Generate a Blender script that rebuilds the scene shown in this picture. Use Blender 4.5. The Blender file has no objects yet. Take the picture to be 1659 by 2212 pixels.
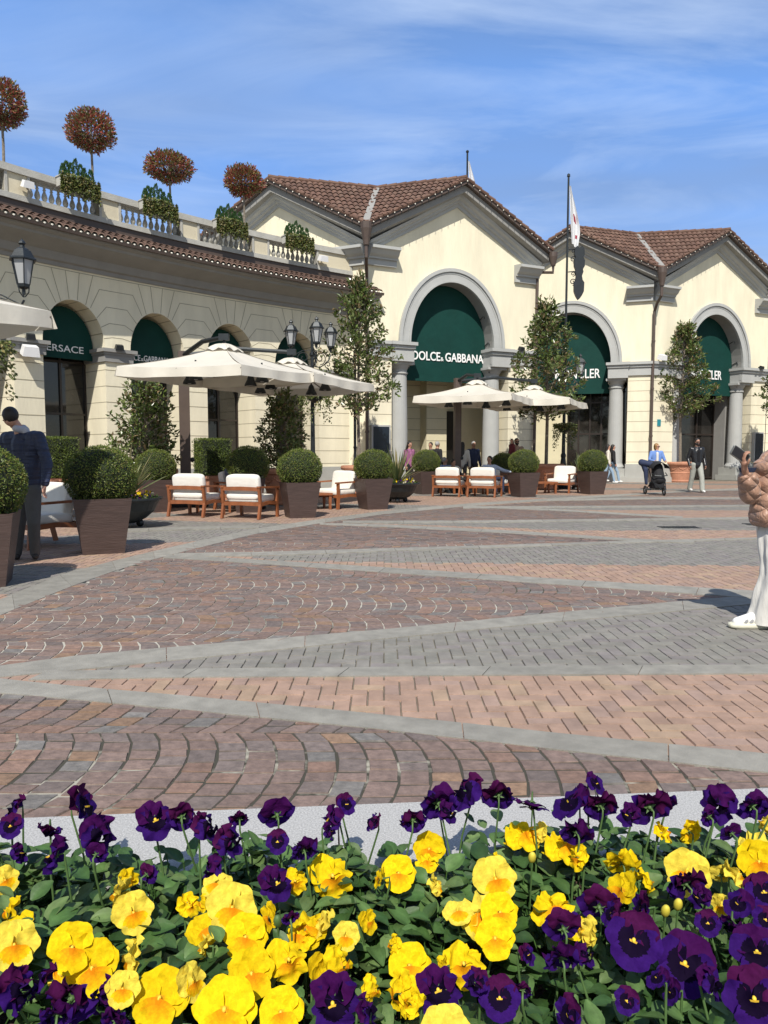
import bpy, bmesh, math, random
from mathutils import Vector, Matrix, Euler, noise
random.seed(11)
SC = bpy.context.scene
COL = SC.collection
PI = math.pi
rnd = random.random
def ru(a, b): return a + (b - a) * rnd()

# ------------------------------------------------------------------ camera, sky, sun
HC = 1.3
PITCH = math.atan(126 / 1600)
cam_d = bpy.data.cameras.new('camera'); cam = bpy.data.objects.new('camera', cam_d); COL.objects.link(cam)
cam.location = (0, 0, HC); cam.rotation_euler = (PI / 2 - PITCH, 0, 0)
cam_d.sensor_fit = 'VERTICAL'; cam_d.sensor_height = 36; cam_d.lens = 36 * 1600 / 2212
cam_d.clip_start = 0.05; cam_d.clip_end = 3000
SC.camera = cam
SUN_AZ = math.radians(5)      # light heads towards +Y turned this much to +X
SUN_EL = math.radians(49)
world = bpy.data.worlds.new('World'); SC.world = world; world.use_nodes = True
nt = world.node_tree; nt.nodes.clear()
wo = nt.nodes.new('ShaderNodeOutputWorld'); bg = nt.nodes.new('ShaderNodeBackground')
sky = nt.nodes.new('ShaderNodeTexSky'); sky.sky_type = 'NISHITA'; sky.sun_disc = False
sky.sun_elevation = SUN_EL; sky.sun_rotation = PI + SUN_AZ
sky.altitude = 100; sky.air_density = 1.0; sky.dust_density = 0.35; sky.ozone_density = 3.2
bg.inputs['Strength'].default_value = 0.09
# thin cirrus: two stretched noises on a flat layer seen from below
geo = nt.nodes.new('ShaderNodeTexCoord'); sep = nt.nodes.new('ShaderNodeSeparateXYZ')
nt.links.new(geo.outputs['Generated'], sep.inputs[0])
def wmath(op, a, b=None):
    m = nt.nodes.new('ShaderNodeMath'); m.operation = op
    for i, v in enumerate((a, b)):
        if v is None: continue
        if isinstance(v, (int, float)): m.inputs[i].default_value = v
        else: nt.links.new(v, m.inputs[i])
    return m.outputs[0]
zz = wmath('MAXIMUM', sep.outputs[2], 0.04)
px_ = wmath('DIVIDE', sep.outputs[0], zz); py_ = wmath('DIVIDE', sep.outputs[1], zz)
comb = nt.nodes.new('ShaderNodeCombineXYZ'); nt.links.new(px_, comb.inputs[0]); nt.links.new(py_, comb.inputs[1])
mp = nt.nodes.new('ShaderNodeMapping'); nt.links.new(comb.outputs[0], mp.inputs[0])
mp.inputs['Rotation'].default_value = (0, 0, math.radians(-48)); mp.inputs['Scale'].default_value = (0.7, 1.5, 1)
mp.inputs['Location'].default_value = (3.1, 1.7, 0)
n1 = nt.nodes.new('ShaderNodeTexNoise'); n1.inputs['Scale'].default_value = 0.9; n1.inputs['Detail'].default_value = 7
n1.inputs['Roughness'].default_value = 0.58; n1.inputs['Distortion'].default_value = 1.3
nt.links.new(mp.outputs[0], n1.inputs['Vector'])
n2 = nt.nodes.new('ShaderNodeTexNoise'); n2.inputs['Scale'].default_value = 0.5; n2.inputs['Detail'].default_value = 3
nt.links.new(comb.outputs[0], n2.inputs['Vector'])
r1 = nt.nodes.new('ShaderNodeMapRange'); r1.inputs['From Min'].default_value = 0.40; r1.inputs['From Max'].default_value = 0.80
nt.links.new(n1.outputs['Fac'], r1.inputs['Value'])
r2 = nt.nodes.new('ShaderNodeMapRange'); r2.inputs['From Min'].default_value = 0.30; r2.inputs['From Max'].default_value = 0.62
nt.links.new(n2.outputs['Fac'], r2.inputs['Value'])
cl = wmath('MULTIPLY', r1.outputs[0], r2.outputs[0]); cl = wmath('MULTIPLY', cl, .85)
# added blue tint brightens the sky ahead of the camera, brighter wisps on top
rv = nt.nodes.new('ShaderNodeMapRange'); rv.inputs['From Min'].default_value = -.1; rv.inputs['From Max'].default_value = .7
rv.inputs['To Min'].default_value = 0.0; rv.inputs['To Max'].default_value = .33
nt.links.new(sep.outputs[1], rv.inputs['Value'])
n3 = nt.nodes.new('ShaderNodeTexNoise'); n3.inputs['Scale'].default_value = .8; n3.inputs['Detail'].default_value = 3; nt.links.new(mp.outputs[0], n3.inputs['Vector'])
r3 = nt.nodes.new('ShaderNodeMapRange'); r3.inputs['From Min'].default_value = .3; r3.inputs['From Max'].default_value = .7
r3.inputs['To Min'].default_value = .7; r3.inputs['To Max'].default_value = 1.3; nt.links.new(n3.outputs['Fac'], r3.inputs['Value'])
hs = nt.nodes.new('ShaderNodeHueSaturation'); hs.inputs['Saturation'].default_value = .72
nt.links.new(sky.outputs[0], hs.inputs['Color'])
m0 = nt.nodes.new('ShaderNodeMixRGB'); nt.links.new(wmath('MULTIPLY', rv.outputs[0], r3.outputs[0]), m0.inputs[0])
nt.links.new(hs.outputs[0], m0.inputs[1]); m0.inputs[2].default_value = (1.7, 5.6, 15.0, 1)
mixc = nt.nodes.new('ShaderNodeMixRGB'); nt.links.new(cl, mixc.inputs[0])
nt.links.new(m0.outputs[0], mixc.inputs[1]); mixc.inputs[2].default_value = (6.2, 7.6, 10.0, 1)
nt.links.new(mixc.outputs[0], bg.inputs['Color']); nt.links.new(bg.outputs[0], wo.inputs[0])
sd = bpy.data.lights.new('sun', 'SUN'); sd.energy = 4.6; sd.angle = math.radians(0.5); sd.color = (1, 0.95, 0.87)
sun = bpy.data.objects.new('sun', sd); COL.objects.link(sun)
ld = Vector((math.sin(SUN_AZ) * math.cos(SUN_EL), math.cos(SUN_AZ) * math.cos(SUN_EL), -math.sin(SUN_EL)))
sun.rotation_euler = ld.to_track_quat('-Z', 'Y').to_euler(); sun.location = (-5, -30, 40)
SC.view_settings.view_transform = 'Standard'; SC.view_settings.look = 'None'
SC.view_settings.exposure = 0.25; SC.view_settings.gamma = 1.0; SC.view_settings.use_curve_mapping = False

# ------------------------------------------------------------------ photo measuring helpers (picture 1659 x 2212)
CP, SP = math.cos(PITCH), math.sin(PITCH)
def ray(x, y):
    u = (x - 829.5) / 1600; v = -(y - 1106) / 1600
    return u, CP + v * SP, -SP + v * CP
def G(x, y, z=0.0):
    a, b, c = ray(x, y); t = (z - HC) / c; return Vector((a * t, b * t, z))
def V(x, y, Y):
    a, b, c = ray(x, y); t = Y / b; return Vector((a * t, Y, HC + c * t))

# ------------------------------------------------------------------ materials
MATS = {}
def mat(name, col=(.5, .5, .5), rough=.7, var=.12, scale=3., bump=.15, bscale=40., metal=0., spec=.5,
        attr=False, trans=0., rough2=None, coat=0., stretch=None, bd=0.02):
    if name in MATS: return MATS[name]
    m = bpy.data.materials.new(name); m.use_nodes = True; t = m.node_tree; N = t.nodes; Lk = t.links
    b = N['Principled BSDF']; b.inputs['Roughness'].default_value = rough; b.inputs['Metallic'].default_value = metal
    b.inputs['Specular IOR Level'].default_value = spec
    if coat: b.inputs['Coat Weight'].default_value = coat
    tc = N.new('ShaderNodeTexCoord'); src = tc.outputs['Object']
    if stretch:
        mp = N.new('ShaderNodeMapping'); mp.inputs['Scale'].default_value = stretch
        Lk.new(src, mp.inputs[0]); src = mp.outputs[0]
    n = N.new('ShaderNodeTexNoise'); n.inputs['Scale'].default_value = scale; n.inputs['Detail'].default_value = 6
    n.inputs['Roughness'].default_value = .62
    Lk.new(src, n.inputs['Vector'])
    mr = N.new('ShaderNodeMapRange'); mr.inputs['From Min'].default_value = .3; mr.inputs['From Max'].default_value = .7
    mr.inputs['To Min'].default_value = 1 - var; mr.inputs['To Max'].default_value = 1 + var
    Lk.new(n.outputs['Fac'], mr.inputs['Value'])
    mul = N.new('ShaderNodeMixRGB'); mul.blend_type = 'MULTIPLY'; mul.inputs[0].default_value = 1
    if attr:
        at = N.new('ShaderNodeAttribute'); at.attribute_name = 'Col'; Lk.new(at.outputs['Color'], mul.inputs[1])
    else: mul.inputs[1].default_value = (*col, 1)
    Lk.new(mr.outputs[0], mul.inputs[2]); Lk.new(mul.outputs[0], b.inputs['Base Color'])
    if bump:
        nb = N.new('ShaderNodeTexNoise'); nb.inputs['Scale'].default_value = bscale; nb.inputs['Detail'].default_value = 4
        Lk.new(src, nb.inputs['Vector'])
        bp = N.new('ShaderNodeBump'); bp.inputs['Strength'].default_value = bump; bp.inputs['Distance'].default_value = bd
        Lk.new(nb.outputs['Fac'], bp.inputs['Height']); Lk.new(bp.outputs[0], b.inputs['Normal'])
    if trans:
        tl = N.new('ShaderNodeBsdfTranslucent'); Lk.new(mul.outputs[0], tl.inputs[0])
        mx = N.new('ShaderNodeMixShader'); mx.inputs[0].default_value = trans
        Lk.new(b.outputs[0], mx.inputs[1]); Lk.new(tl.outputs[0], mx.inputs[2]); Lk.new(mx.outputs[0], N['Material Output'].inputs[0])
    MATS[name] = m; return m

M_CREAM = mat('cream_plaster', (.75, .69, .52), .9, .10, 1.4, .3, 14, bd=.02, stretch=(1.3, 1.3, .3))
M_CREAM2 = mat('aged_cream_plaster', (.60, .54, .40), .9, .07, 1.1, .25, 14, bd=.015)
M_GROOVE_SHADE = mat('groove_shade_paint', (.34, .30, .21), .95, .1)  # dark tone is the shade of the wall grooves, painted in
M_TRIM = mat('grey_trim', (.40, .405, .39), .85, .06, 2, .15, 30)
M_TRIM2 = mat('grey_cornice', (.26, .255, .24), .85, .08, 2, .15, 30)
M_STONE = mat('pale_stone', (.42, .41, .37), .9, .12, 5, .3, 30)
M_PLINTH = mat('plinth_stone', (.37, .37, .34), .85, .08, 3, .2, 40)
M_BROWN = mat('brown_metal', (.085, .06, .048), .5, .1, 4, .05)
M_TILE = mat('roof_tile', attr=True, rough=.9, var=.15, scale=5, bump=.3, bscale=30)
M_DARK = mat('dark_opening', (.008, .007, .006), .5, .2, 2, 0)
M_GREEN = mat('green_awning_fabric', (.003, .040, .032), .75, .14, 1.2, .35, 2.5, spec=.25, bd=.06)
M_WHITE = mat('white_lettering', (.85, .85, .83), .6, .02, bump=0)
M_IRON = mat('dark_iron', (.025, .03, .033), .45, .2, 8, .1, 40, metal=.4)
M_LGLASS = mat('frosted_glass', (.55, .56, .56), .35, .04, 3, 0, trans=.35)
M_CANVAS = mat('canvas', (.66, .62, .53), .85, .05, 2, .25, 6, trans=.16, bd=.03)
M_WOOD = mat('teak', (.25, .085, .032), .45, .25, 6, .1, 30, stretch=(1, 1, .25))
M_CUSH = mat('cushion_fabric', (.74, .71, .64), .95, .04, 5, .35, 12, bd=.02)
M_CUSHG = mat('grey_cushion_fabric', (.30, .27, .235), .95, .05, 5, .25, 15)
M_PLANT = mat('brown_planter', (.068, .044, .038), .45, .22, 3, .25, 9, stretch=(1, 1, 7))
M_TERRA = mat('terracotta', (.46, .22, .135), .85, .16, 5, .25, 25)
M_SOIL = mat('soil', (.05, .03, .02), .95, .5, 25, 1., 60, bd=.03)
M_LEAF = mat('leaf', attr=True, rough=.45, var=.2, scale=30, bump=0, trans=.22, spec=.4)
M_GLOSSLEAF = mat('glossy_leaf', attr=True, rough=.28, var=.2, scale=20, bump=0, trans=.15, spec=.5)
M_PETAL = mat('petal', attr=True, rough=.8, var=.16, scale=110, bump=.4, bscale=120, trans=.25, spec=.08, bd=.003)
M_BARK = mat('bark', (.19, .16, .125), .95, .3, 12, .6, 30)
M_GRANITE = mat('granite', (.38, .375, .36), .75, .42, 240, .3, 150, bd=.002)
M_PAVE = mat('paver', attr=True, rough=.88, var=.2, scale=7, bump=.5, bscale=110, bd=.007)
M_COB = mat('cobble', attr=True, rough=.8, var=.28, scale=22, bump=.55, bscale=45, bd=.01)

# ------------------------------------------------------------------ mesh builder
class MB:
    def __init__(s): s.v = []; s.f = []; s.m = []; s.c = []; s.cur = 0; s.col = (1, 1, 1)
    def quad(s, *pts, c=None):
        i = len(s.v); s.v += [tuple(p) for p in pts]; s.f.append(tuple(range(i, i + len(pts)))); s.m.append(s.cur); s.c.append(c or s.col)
    def add(s, vs, fs, c=None):
        i = len(s.v); s.v += [tuple(p) for p in vs]
        for f in fs: s.f.append(tuple(a + i for a in f)); s.m.append(s.cur); s.c.append(c or s.col)
    def box(s, c, size, rot=None, M=None, taper=1.):
        x, y, z = size[0] / 2, size[1] / 2, size[2] / 2
        vs = [Vector((a * x * (taper if k > 0 else 1), b * y * (taper if k > 0 else 1), k * z)) for k in (-1, 1) for b in (-1, 1) for a in (-1, 1)]
        if rot: R = Euler(rot).to_matrix(); vs = [R @ v for v in vs]
        vs = [v + Vector(c) for v in vs]
        if M: vs = [M @ v for v in vs]
        s.add(vs, [(0, 2, 3, 1), (4, 5, 7, 6), (0, 1, 5, 4), (2, 6, 7, 3), (0, 4, 6, 2), (1, 3, 7, 5)])
    def hexa(s, p):  # 8 points: bottom ring 4, top ring 4
        s.add(p, [(3, 2, 1, 0), (4, 5, 6, 7), (0, 1, 5, 4), (1, 2, 6, 5), (2, 3, 7, 6), (3, 0, 4, 7)])
    def tube(s, pts, rad, n=8, cap=True):
        pts = [Vector(p) for p in pts]
        if not isinstance(rad, (list, tuple)): rad = [rad] * len(pts)
        i0 = len(s.v); up = None
        for i, p in enumerate(pts):
            d = (pts[min(i + 1, len(pts) - 1)] - pts[max(i - 1, 0)]).normalized()
            if up is None: up = Vector((0, 0, 1)) if abs(d.z) < .9 else Vector((1, 0, 0))
            a = d.cross(up).normalized(); b = a.cross(d).normalized(); up = b
            for k in range(n):
                an = 2 * PI * k / n; s.v.append(tuple(p + (a * math.cos(an) + b * math.sin(an)) * rad[i]))
        for i in range(len(pts) - 1):
            for k in range(n):
                a = i0 + i * n + k; b = i0 + i * n + (k + 1) % n
                s.f.append((a, b, b + n, a + n)); s.m.append(s.cur); s.c.append(s.col)
        if cap:
            s.f.append(tuple(i0 + k for k in range(n))[::-1]); s.m.append(s.cur); s.c.append(s.col)
            e = i0 + (len(pts) - 1) * n; s.f.append(tuple(e + k for k in range(n))); s.m.append(s.cur); s.c.append(s.col)
    def lathe(s, prof, n=20, c=(0, 0, 0), sq=False):
        i0 = len(s.v)
        for r, z in prof:
            for k in range(n):
                an = 2 * PI * k / n + (PI / 4 if sq else 0); s.v.append((c[0] + r * math.cos(an), c[1] + r * math.sin(an), c[2] + z))
        for i in range(len(prof) - 1):
            for k in range(n):
                a = i0 + i * n + k; b = i0 + i * n + (k + 1) % n
                s.f.append((a, b, b + n, a + n)); s.m.append(s.cur); s.c.append(s.col)
        s.f.append(tuple(i0 + k for k in range(n))[::-1]); s.m.append(s.cur); s.c.append(s.col)
        e = i0 + (len(prof) - 1) * n; s.f.append(tuple(e + k for k in range(n))); s.m.append(s.cur); s.c.append(s.col)
    def ell(s, c, r, n=12, m=8, rot=None, e=1.):
        i0 = len(s.v); R = Euler(rot).to_matrix() if rot else None
        def sg(x): return math.copysign(abs(x) ** e, x)
        if not isinstance(r, (list, tuple)): r = (r, r, r)
        for i in range(m + 1):
            th = PI * i / m - PI / 2
            for k in range(n):
                ph = 2 * PI * k / n
                p = Vector((r[0] * sg(math.cos(th)) * sg(math.cos(ph)), r[1] * sg(math.cos(th)) * sg(math.sin(ph)), r[2] * sg(math.sin(th))))
                if R: p = R @ p
                s.v.append(tuple(p + Vector(c)))
        for i in range(m):
            for k in range(n):
                a = i0 + i * n + k; b = i0 + i * n + (k + 1) % n
                s.f.append((a, b, b + n, a + n)); s.m.append(s.cur); s.c.append(s.col)
    def grid(s, fn, nu, nv, cfn=None):
        i0 = len(s.v)
        for j in range(nv + 1):
            for i in range(nu + 1): s.v.append(tuple(fn(i / nu, j / nv)))
        for j in range(nv):
            for i in range(nu):
                a = i0 + j * (nu + 1) + i
                s.f.append((a, a + 1, a + nu + 2, a + nu + 1)); s.m.append(s.cur); s.c.append(cfn((i + .5) / nu, (j + .5) / nv) if cfn else s.col)
    def build(s, name, mats, parent=None, smooth=False, loc=None, color=False):
        me = bpy.data.meshes.new(name); me.from_pydata(s.v, [], s.f)
        if not isinstance(mats, (list, tuple)): mats = [mats]
        for m in mats: me.materials.append(m)
        if len(mats) > 1: me.polygons.foreach_set('material_index', s.m)
        if smooth: me.polygons.foreach_set('use_smooth', [True] * len(s.f))
        if color or any(m.name in ('leaf', 'glossy_leaf', 'petal', 'paver', 'cobble', 'roof_tile') for m in mats):
            a = me.attributes.new('Col', 'FLOAT_COLOR', 'FACE')
            fl = []
            for c in s.c: fl += [c[0], c[1], c[2], 1.]
            a.data.foreach_set('color', fl)
        me.update()
        o = bpy.data.objects.new(name, me); COL.objects.link(o)
        if parent: o.parent = parent
        if loc is not None: o.location = loc
        return o
def tag(o, label=None, cat=None, group=None, kind=None):
    if label: o['label'] = label
    if cat: o['category'] = cat
    if group: o['group'] = group
    if kind: o['kind'] = kind
    return o
def empty(name, loc=(0, 0, 0), rz=0, label=None, cat=None, group=None):
    o = bpy.data.objects.new(name, None); COL.objects.link(o); o.location = loc; o.rotation_euler = (0, 0, rz)
    o.empty_display_size = .2
    return tag(o, label, cat, group)
def copy_tree(o, parent=None):
    c = o.copy(); COL.objects.link(c); c.parent = parent
    for ch in list(o.children): copy_tree(ch, c)
    return c
def place(proto, used, loc, rz=0, label=None, group=None, scale=None):
    o = copy_tree(proto) if used else proto
    o.location = loc; o.rotation_euler = (0, 0, rz)
    if label: o['label'] = label
    if group: o['group'] = group
    if scale: o.scale = scale if isinstance(scale, (tuple, list)) else (scale,) * 3
    return o
def text_mesh(name, body, size, m, parent, fn, xs=1., bold=0.0):
    """lettering as flat solid mesh; fn maps (u, v, depth) to world/local"""
    cu = bpy.data.curves.new('lettering', 'FONT'); cu.body = body; cu.size = size; cu.extrude = .012; cu.align_x = 'CENTER'; cu.offset = bold
    cu.resolution_u = 4
    to = bpy.data.objects.new('lettering', cu); COL.objects.link(to)
    me = bpy.data.meshes.new_from_object(to.evaluated_get(bpy.context.evaluated_depsgraph_get()))
    bpy.data.objects.remove(to)
    for v in me.vertices: v.co = fn(v.co.x * xs, v.co.y, v.co.z)
    me.materials.clear(); me.materials.append(m)
    o = bpy.data.objects.new(name, me); COL.objects.link(o); o.parent = parent
    return o
def pip(x, y, poly):
    ins = False; n = len(poly); j = n - 1
    for i in range(n):
        xi, yi = poly[i][0], poly[i][1]; xj, yj = poly[j][0], poly[j][1]
        if (yi > y) != (yj > y) and x < (xj - xi) * (y - yi) / (yj - yi) + xi: ins = not ins
        j = i
    return ins
# ------------------------------------------------------------------ ground and paving
g = MB(); g.quad((-150, -60, -.012), (150, -60, -.012), (150, 260, -.012), (-150, 260, -.012))
M_GROUND = mat('joint_sand', (.17, .155, .12), .95, .35, 9, .4, 60)
o = g.build('ground', M_GROUND); tag(o, kind='structure')

def PW(pts): return [G(x, y) for x, y in pts]
# strips of grey slabs: upper and lower polylines in the photograph
border_lo = [(-330, 1485), (-160, 1400), (0, 1330), (150, 1269), (250, 1233), (350, 1204), (425, 1185), (550, 1154), (690, 1131), (830, 1111), (1009, 1094), (1150, 1084), (1300, 1074), (1480, 1063), (1700, 1053)]
border_hi = [(-330, 1425), (-160, 1358), (0, 1297), (125, 1244), (250, 1211), (350, 1187), (425, 1170), (550, 1143), (690, 1122), (830, 1104), (1009, 1088), (1150, 1079), (1300, 1070), (1480, 1060), (1700, 1050)]
strips = [
    (border_hi, border_lo),
    ([(-60, 1448), (0, 1438), (200, 1414), (830, 1361), (1190, 1326), (1500, 1297), (1590, 1290), (1800, 1272)],
     [(-60, 1470), (0, 1462), (200, 1446), (830, 1381), (1190, 1345), (1500, 1318), (1590, 1309), (1800, 1290)]),
    ([(100, 1452), (400, 1447), (830, 1443), (1250, 1440), (1659, 1438), (1800, 1437)],
     [(60, 1471), (400, 1465), (830, 1462), (1250, 1459), (1659, 1457), (1800, 1456)]),
    ([(-60, 1462), (0, 1468), (120, 1482), (400, 1506), (830, 1547), (1250, 1592), (1659, 1632), (1800, 1646)],
     [(-60, 1495), (0, 1499), (120, 1510), (400, 1536), (830, 1579), (1250, 1628), (1659, 1672), (1800, 1688)]),
    ([(362, 1199), (500, 1207), (830, 1227), (1200, 1252), (1659, 1280), (1800, 1289)],
     [(352, 1206), (500, 1215), (830, 1238), (1200, 1264), (1590, 1291), (1800, 1304)]),
    ([(375, 1197), (600, 1193), (830, 1186), (1100, 1178), (1380, 1169), (1800, 1158)],
     [(375, 1204), (600, 1201), (830, 1192), (1100, 1183), (1380, 1173), (1800, 1161)]),
    ([(690, 1131), (830, 1134), (1100, 1147), (1380, 1166), (1500, 1170)],
     [(690, 1134), (830, 1139), (1100, 1153), (1380, 1171), (1500, 1174)]),
    ([(740, 1126), (1000, 1126), (1475, 1120), (1800, 1116)],
     [(740, 1131), (1000, 1130), (1475, 1124), (1800, 1119)]),
    ([(1000, 1093), (1200, 1101), (1475, 1117)], [(1000, 1096), (1200, 1104), (1475, 1121)]),
    ([(1000, 1095), (1300, 1094), (1800, 1090)], [(1000, 1099), (1300, 1097), (1800, 1093)]),
    ([(1180, 1080), (1400, 1076), (1800, 1075)], [(1180, 1083), (1400, 1079), (1800, 1078)]),
    ([(200, 1146), (420, 1140), (560, 1137)], [(200, 1152), (420, 1145), (560, 1142)]),
]
W1 = [(-120, 1395), (0, 1325), (350, 1200), (500, 1211), (830, 1233), (1200, 1258), (1600, 1291), (1190, 1335), (830, 1371), (-120, 1460)]
W2 = [(-300, 1470), (0, 1485), (250, 1516), (830, 1565), (1659, 1655), (1900, 1690), (1900, 1850), (-300, 2010)]
W3 = [(360, 1202), (425, 1180), (690, 1126), (830, 1137), (1100, 1150), (1400, 1171), (1100, 1181), (830, 1190), (600, 1200)]
W4 = [(700, 1132), (830, 1107), (1009, 1091), (1200, 1103), (1480, 1121), (1000, 1128)]
W5 = [(1000, 1096), (1280, 1077), (1700, 1080), (1800, 1090), (1400, 1094)]
W6 = [(1380, 1071), (1480, 1060), (1800, 1062), (1800, 1074)]
G1 = [(150, 1450), (830, 1371), (1590, 1300), (1800, 1282), (1800, 1447), (830, 1452)]
P1 = [(40, 1471), (150, 1451), (830, 1452), (1800, 1447), (1800, 1662), (830, 1560), (300, 1507)]
G2 = [(480, 1197), (830, 1190), (1380, 1171), (1800, 1160), (1800, 1222), (1400, 1221), (830, 1214), (600, 1211)]
P2 = [(560, 1211), (830, 1213), (1400, 1220), (1800, 1221), (1800, 1295), (830, 1232)]
G3 = [(740, 1129), (1475, 1122), (1800, 1118), (1800, 1145), (1250, 1146), (1000, 1137)]
P3 = [(740, 1129), (1000, 1136), (1250, 1145), (1800, 1144), (1800, 1162), (1400, 1171)]
P4 = [(1000, 1095), (1300, 1102), (1800, 1103), (1800, 1118), (1475, 1121)]
G4 = [(1000, 1095), (1800, 1091), (1800, 1103), (1300, 1102)]
TG1 = [(0, 1172), (260, 1146), (560, 1137), (560, 1160), (430, 1170), (200, 1176)]
TG2 = [(-200, 1110), (300, 1106), (420, 1112), (250, 1124), (-200, 1132)]
T_all = [(-900, 1045)] + [(x, (y1 + y2) / 2) for (x, y1), (_, y2) in zip(border_hi, border_lo)] + [(1700, 1036), (-900, 1030)]
zones = [(PW(W1), 'c'), (PW(W2), 'c'), (PW(W3), 'c'), (PW(W4), 'c'), (PW(W5), 'c'), (PW(W6), 'c'),
         (PW(G1), 'g'), (PW(P1), 'p'), (PW(G2), 'g'), (PW(P2), 'p'), (PW(G3), 'g'), (PW(P3), 'p'), (PW(P4), 'p'), (PW(G4), 'g'),
         (PW(TG1), 'g'), (PW(TG2), 'g')]
zb = [(min(p.x for p in z), max(p.x for p in z), min(p.y for p in z), max(p.y for p in z), z, k) for z, k in zones]
def zone_at(x, y):
    for a, b, c, d, z, k in zb:
        if a <= x <= b and c <= y <= d and pip(x, y, z): return k
    # far plaza and terrace: broad bands
    q = (y * .9 + x * .25) % 5.2
    return 'g' if q < 1.5 else 'p'
def pinkc():
    k = ru(.92, 1.08); t = rnd()
    a = (.325, .215, .158) if t < .6 else ((.305, .21, .165) if t < .85 else (.335, .235, .16))
    return tuple(q * k for q in a)
def greyc():
    k = ru(.93, 1.07); return (.205 * k, .193 * k * ru(.98, 1.02), .168 * k) if rnd() < .8 else (.2 * k, .18 * k, .168 * k)
brick = MB(); greyb = MB()
Wd = .087; g_ = .0021
for far in (0, 1):
    W = Wd if not far else Wd
def add_brick(mb, x0, y0, x1, y1, col, near):
    x0 += g_; y0 += g_; x1 -= g_; y1 -= g_
    j = .0022
    zt = ru(-.001, .0015)
    if near:
        b = .003
        vs = [(x0, y0, -.012), (x1, y0, -.012), (x1, y1, -.012), (x0, y1, -.012),
              (x0 + b + ru(-j, j), y0 + b, zt), (x1 - b, y0 + b + ru(-j, j), zt), (x1 - b + ru(-j, j), y1 - b, zt), (x0 + b, y1 - b + ru(-j, j), zt)]
        mb.add(vs, [(4, 5, 6, 7), (0, 1, 5, 4), (1, 2, 6, 5), (2, 3, 7, 6), (3, 0, 4, 7)], col)
    else: mb.add([(x0, y0, zt), (x1, y0, zt), (x1, y1, zt), (x0, y1, zt)], [(0, 1, 2, 3)], col)
bc = [(p.x, p.y) for p in PW(T_all)]
ymax = 34.8
iy0 = int(2.2 / Wd); iy1 = int(ymax / Wd)
for iy in range(iy0, iy1):
    y = iy * Wd; hx = .56 * y + .8
    for ix in range(int(-hx / Wd), int(hx / Wd)):
        m = (ix - iy) % 4
        if m == 0: x0, x1, y0, y1 = ix * Wd, (ix + 2) * Wd, iy * Wd, (iy + 1) * Wd
        elif m == 3: x0, x1, y0, y1 = ix * Wd, (ix + 1) * Wd, iy * Wd, (iy + 2) * Wd
        else: continue
        cx, cy = (x0 + x1) / 2, (y0 + y1) / 2
        k = zone_at(cx, cy)
        if k == 'c': continue
        add_brick(brick if k == 'p' else greyb, x0, y0, x1, y1, pinkc() if k == 'p' else greyc(), cy < 13)
o = brick.build('pink_brick_paving', M_PAVE); tag(o, kind='structure')
o = greyb.build('grey_brick_paving', M_PAVE); tag(o, kind='structure')

# cobbles in segmental arcs: chord .8 m along Y, courses stack along X
cob = MB(); mort = MB()
def cobc():
    t = rnd(); k = ru(.85, 1.15)
    a = (.185, .13, .108) if t < .5 else (.155, .122, .108) if t < .76 else (.205, .13, .098) if t < .9 else (.16, .148, .135) if t < .95 else (.22, .14, .09)
    return tuple(q * k for q in a)
CH = .84; NS = 8; PX = .128; SAG = .235
def arcpt(j, k, s, inner):
    # s in 0..1 across the chord; returns x,y
    t = (s - .5) * 2
    x = k * PX + SAG * (math.sqrt(max(0, 1 - .72 * t * t)) - 1) + (PX if inner else 0)
    return x + (j % 2) * PX * .5, (j + s) * CH
for zp, kk in [(z, k) for z, k in zones if k == 'c']:
    xs = [p.x for p in zp]; ys = [p.y for p in zp]; near = min(ys) < 9
    for j in range(int(min(ys) / CH) - 1, int(max(ys) / CH) + 2):
        for k in range(int(min(xs) / PX) - 3, int(max(xs) / PX) + 4):
            s0 = 0; cuts = [0]
            n = NS + (1 if rnd() < .3 else 0)
            for i in range(1, n): cuts.append(i / n + ru(-.022, .022))
            cuts.append(1)
            for a, b in zip(cuts[:-1], cuts[1:]):
                sm = (a + b) / 2; cx, cy = arcpt(j, k, sm, False); cx += PX / 2
                if abs(cx) > cy * .56 + .9: continue
                if not pip(cx, cy, zp): continue
                gp = .0048 / CH; gx = .0027
                p = [arcpt(j, k, a + gp, False), arcpt(j, k, b - gp, False), arcpt(j, k, b - gp, True), arcpt(j, k, a + gp, True)]
                p = [(p[0][0] + gx, p[0][1]), (p[1][0] + gx, p[1][1]), (p[2][0] - gx, p[2][1]), (p[3][0] - gx, p[3][1])]
                jj = .0038
                p = [(x + ru(-jj, jj), y + ru(-jj, jj)) for x, y in p]
                cxm = sum(q[0] for q in p) / 4; cym = sum(q[1] for q in p) / 4
                zt = ru(.0022, .006); c = cobc()
                if cy < 11:
                    sh = .935 if cy < 5 else .95
                    top = [(cxm + (x - cxm) * sh, cym + (y - cym) * sh, zt + ru(-.002, .002)) for x, y in p]
                    bot = [(x, y, -.010) for x, y in p]
                    cob.add(bot + top, [(7, 6, 5, 4), (0, 4, 5, 1), (1, 5, 6, 2), (2, 6, 7, 3), (3, 7, 4, 0)], c)
                else: cob.add([(x, y, zt) for x, y in p], [(3, 2, 1, 0)], c)
o = cob.build('cobble_paving', M_COB); tag(o, kind='structure')
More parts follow.
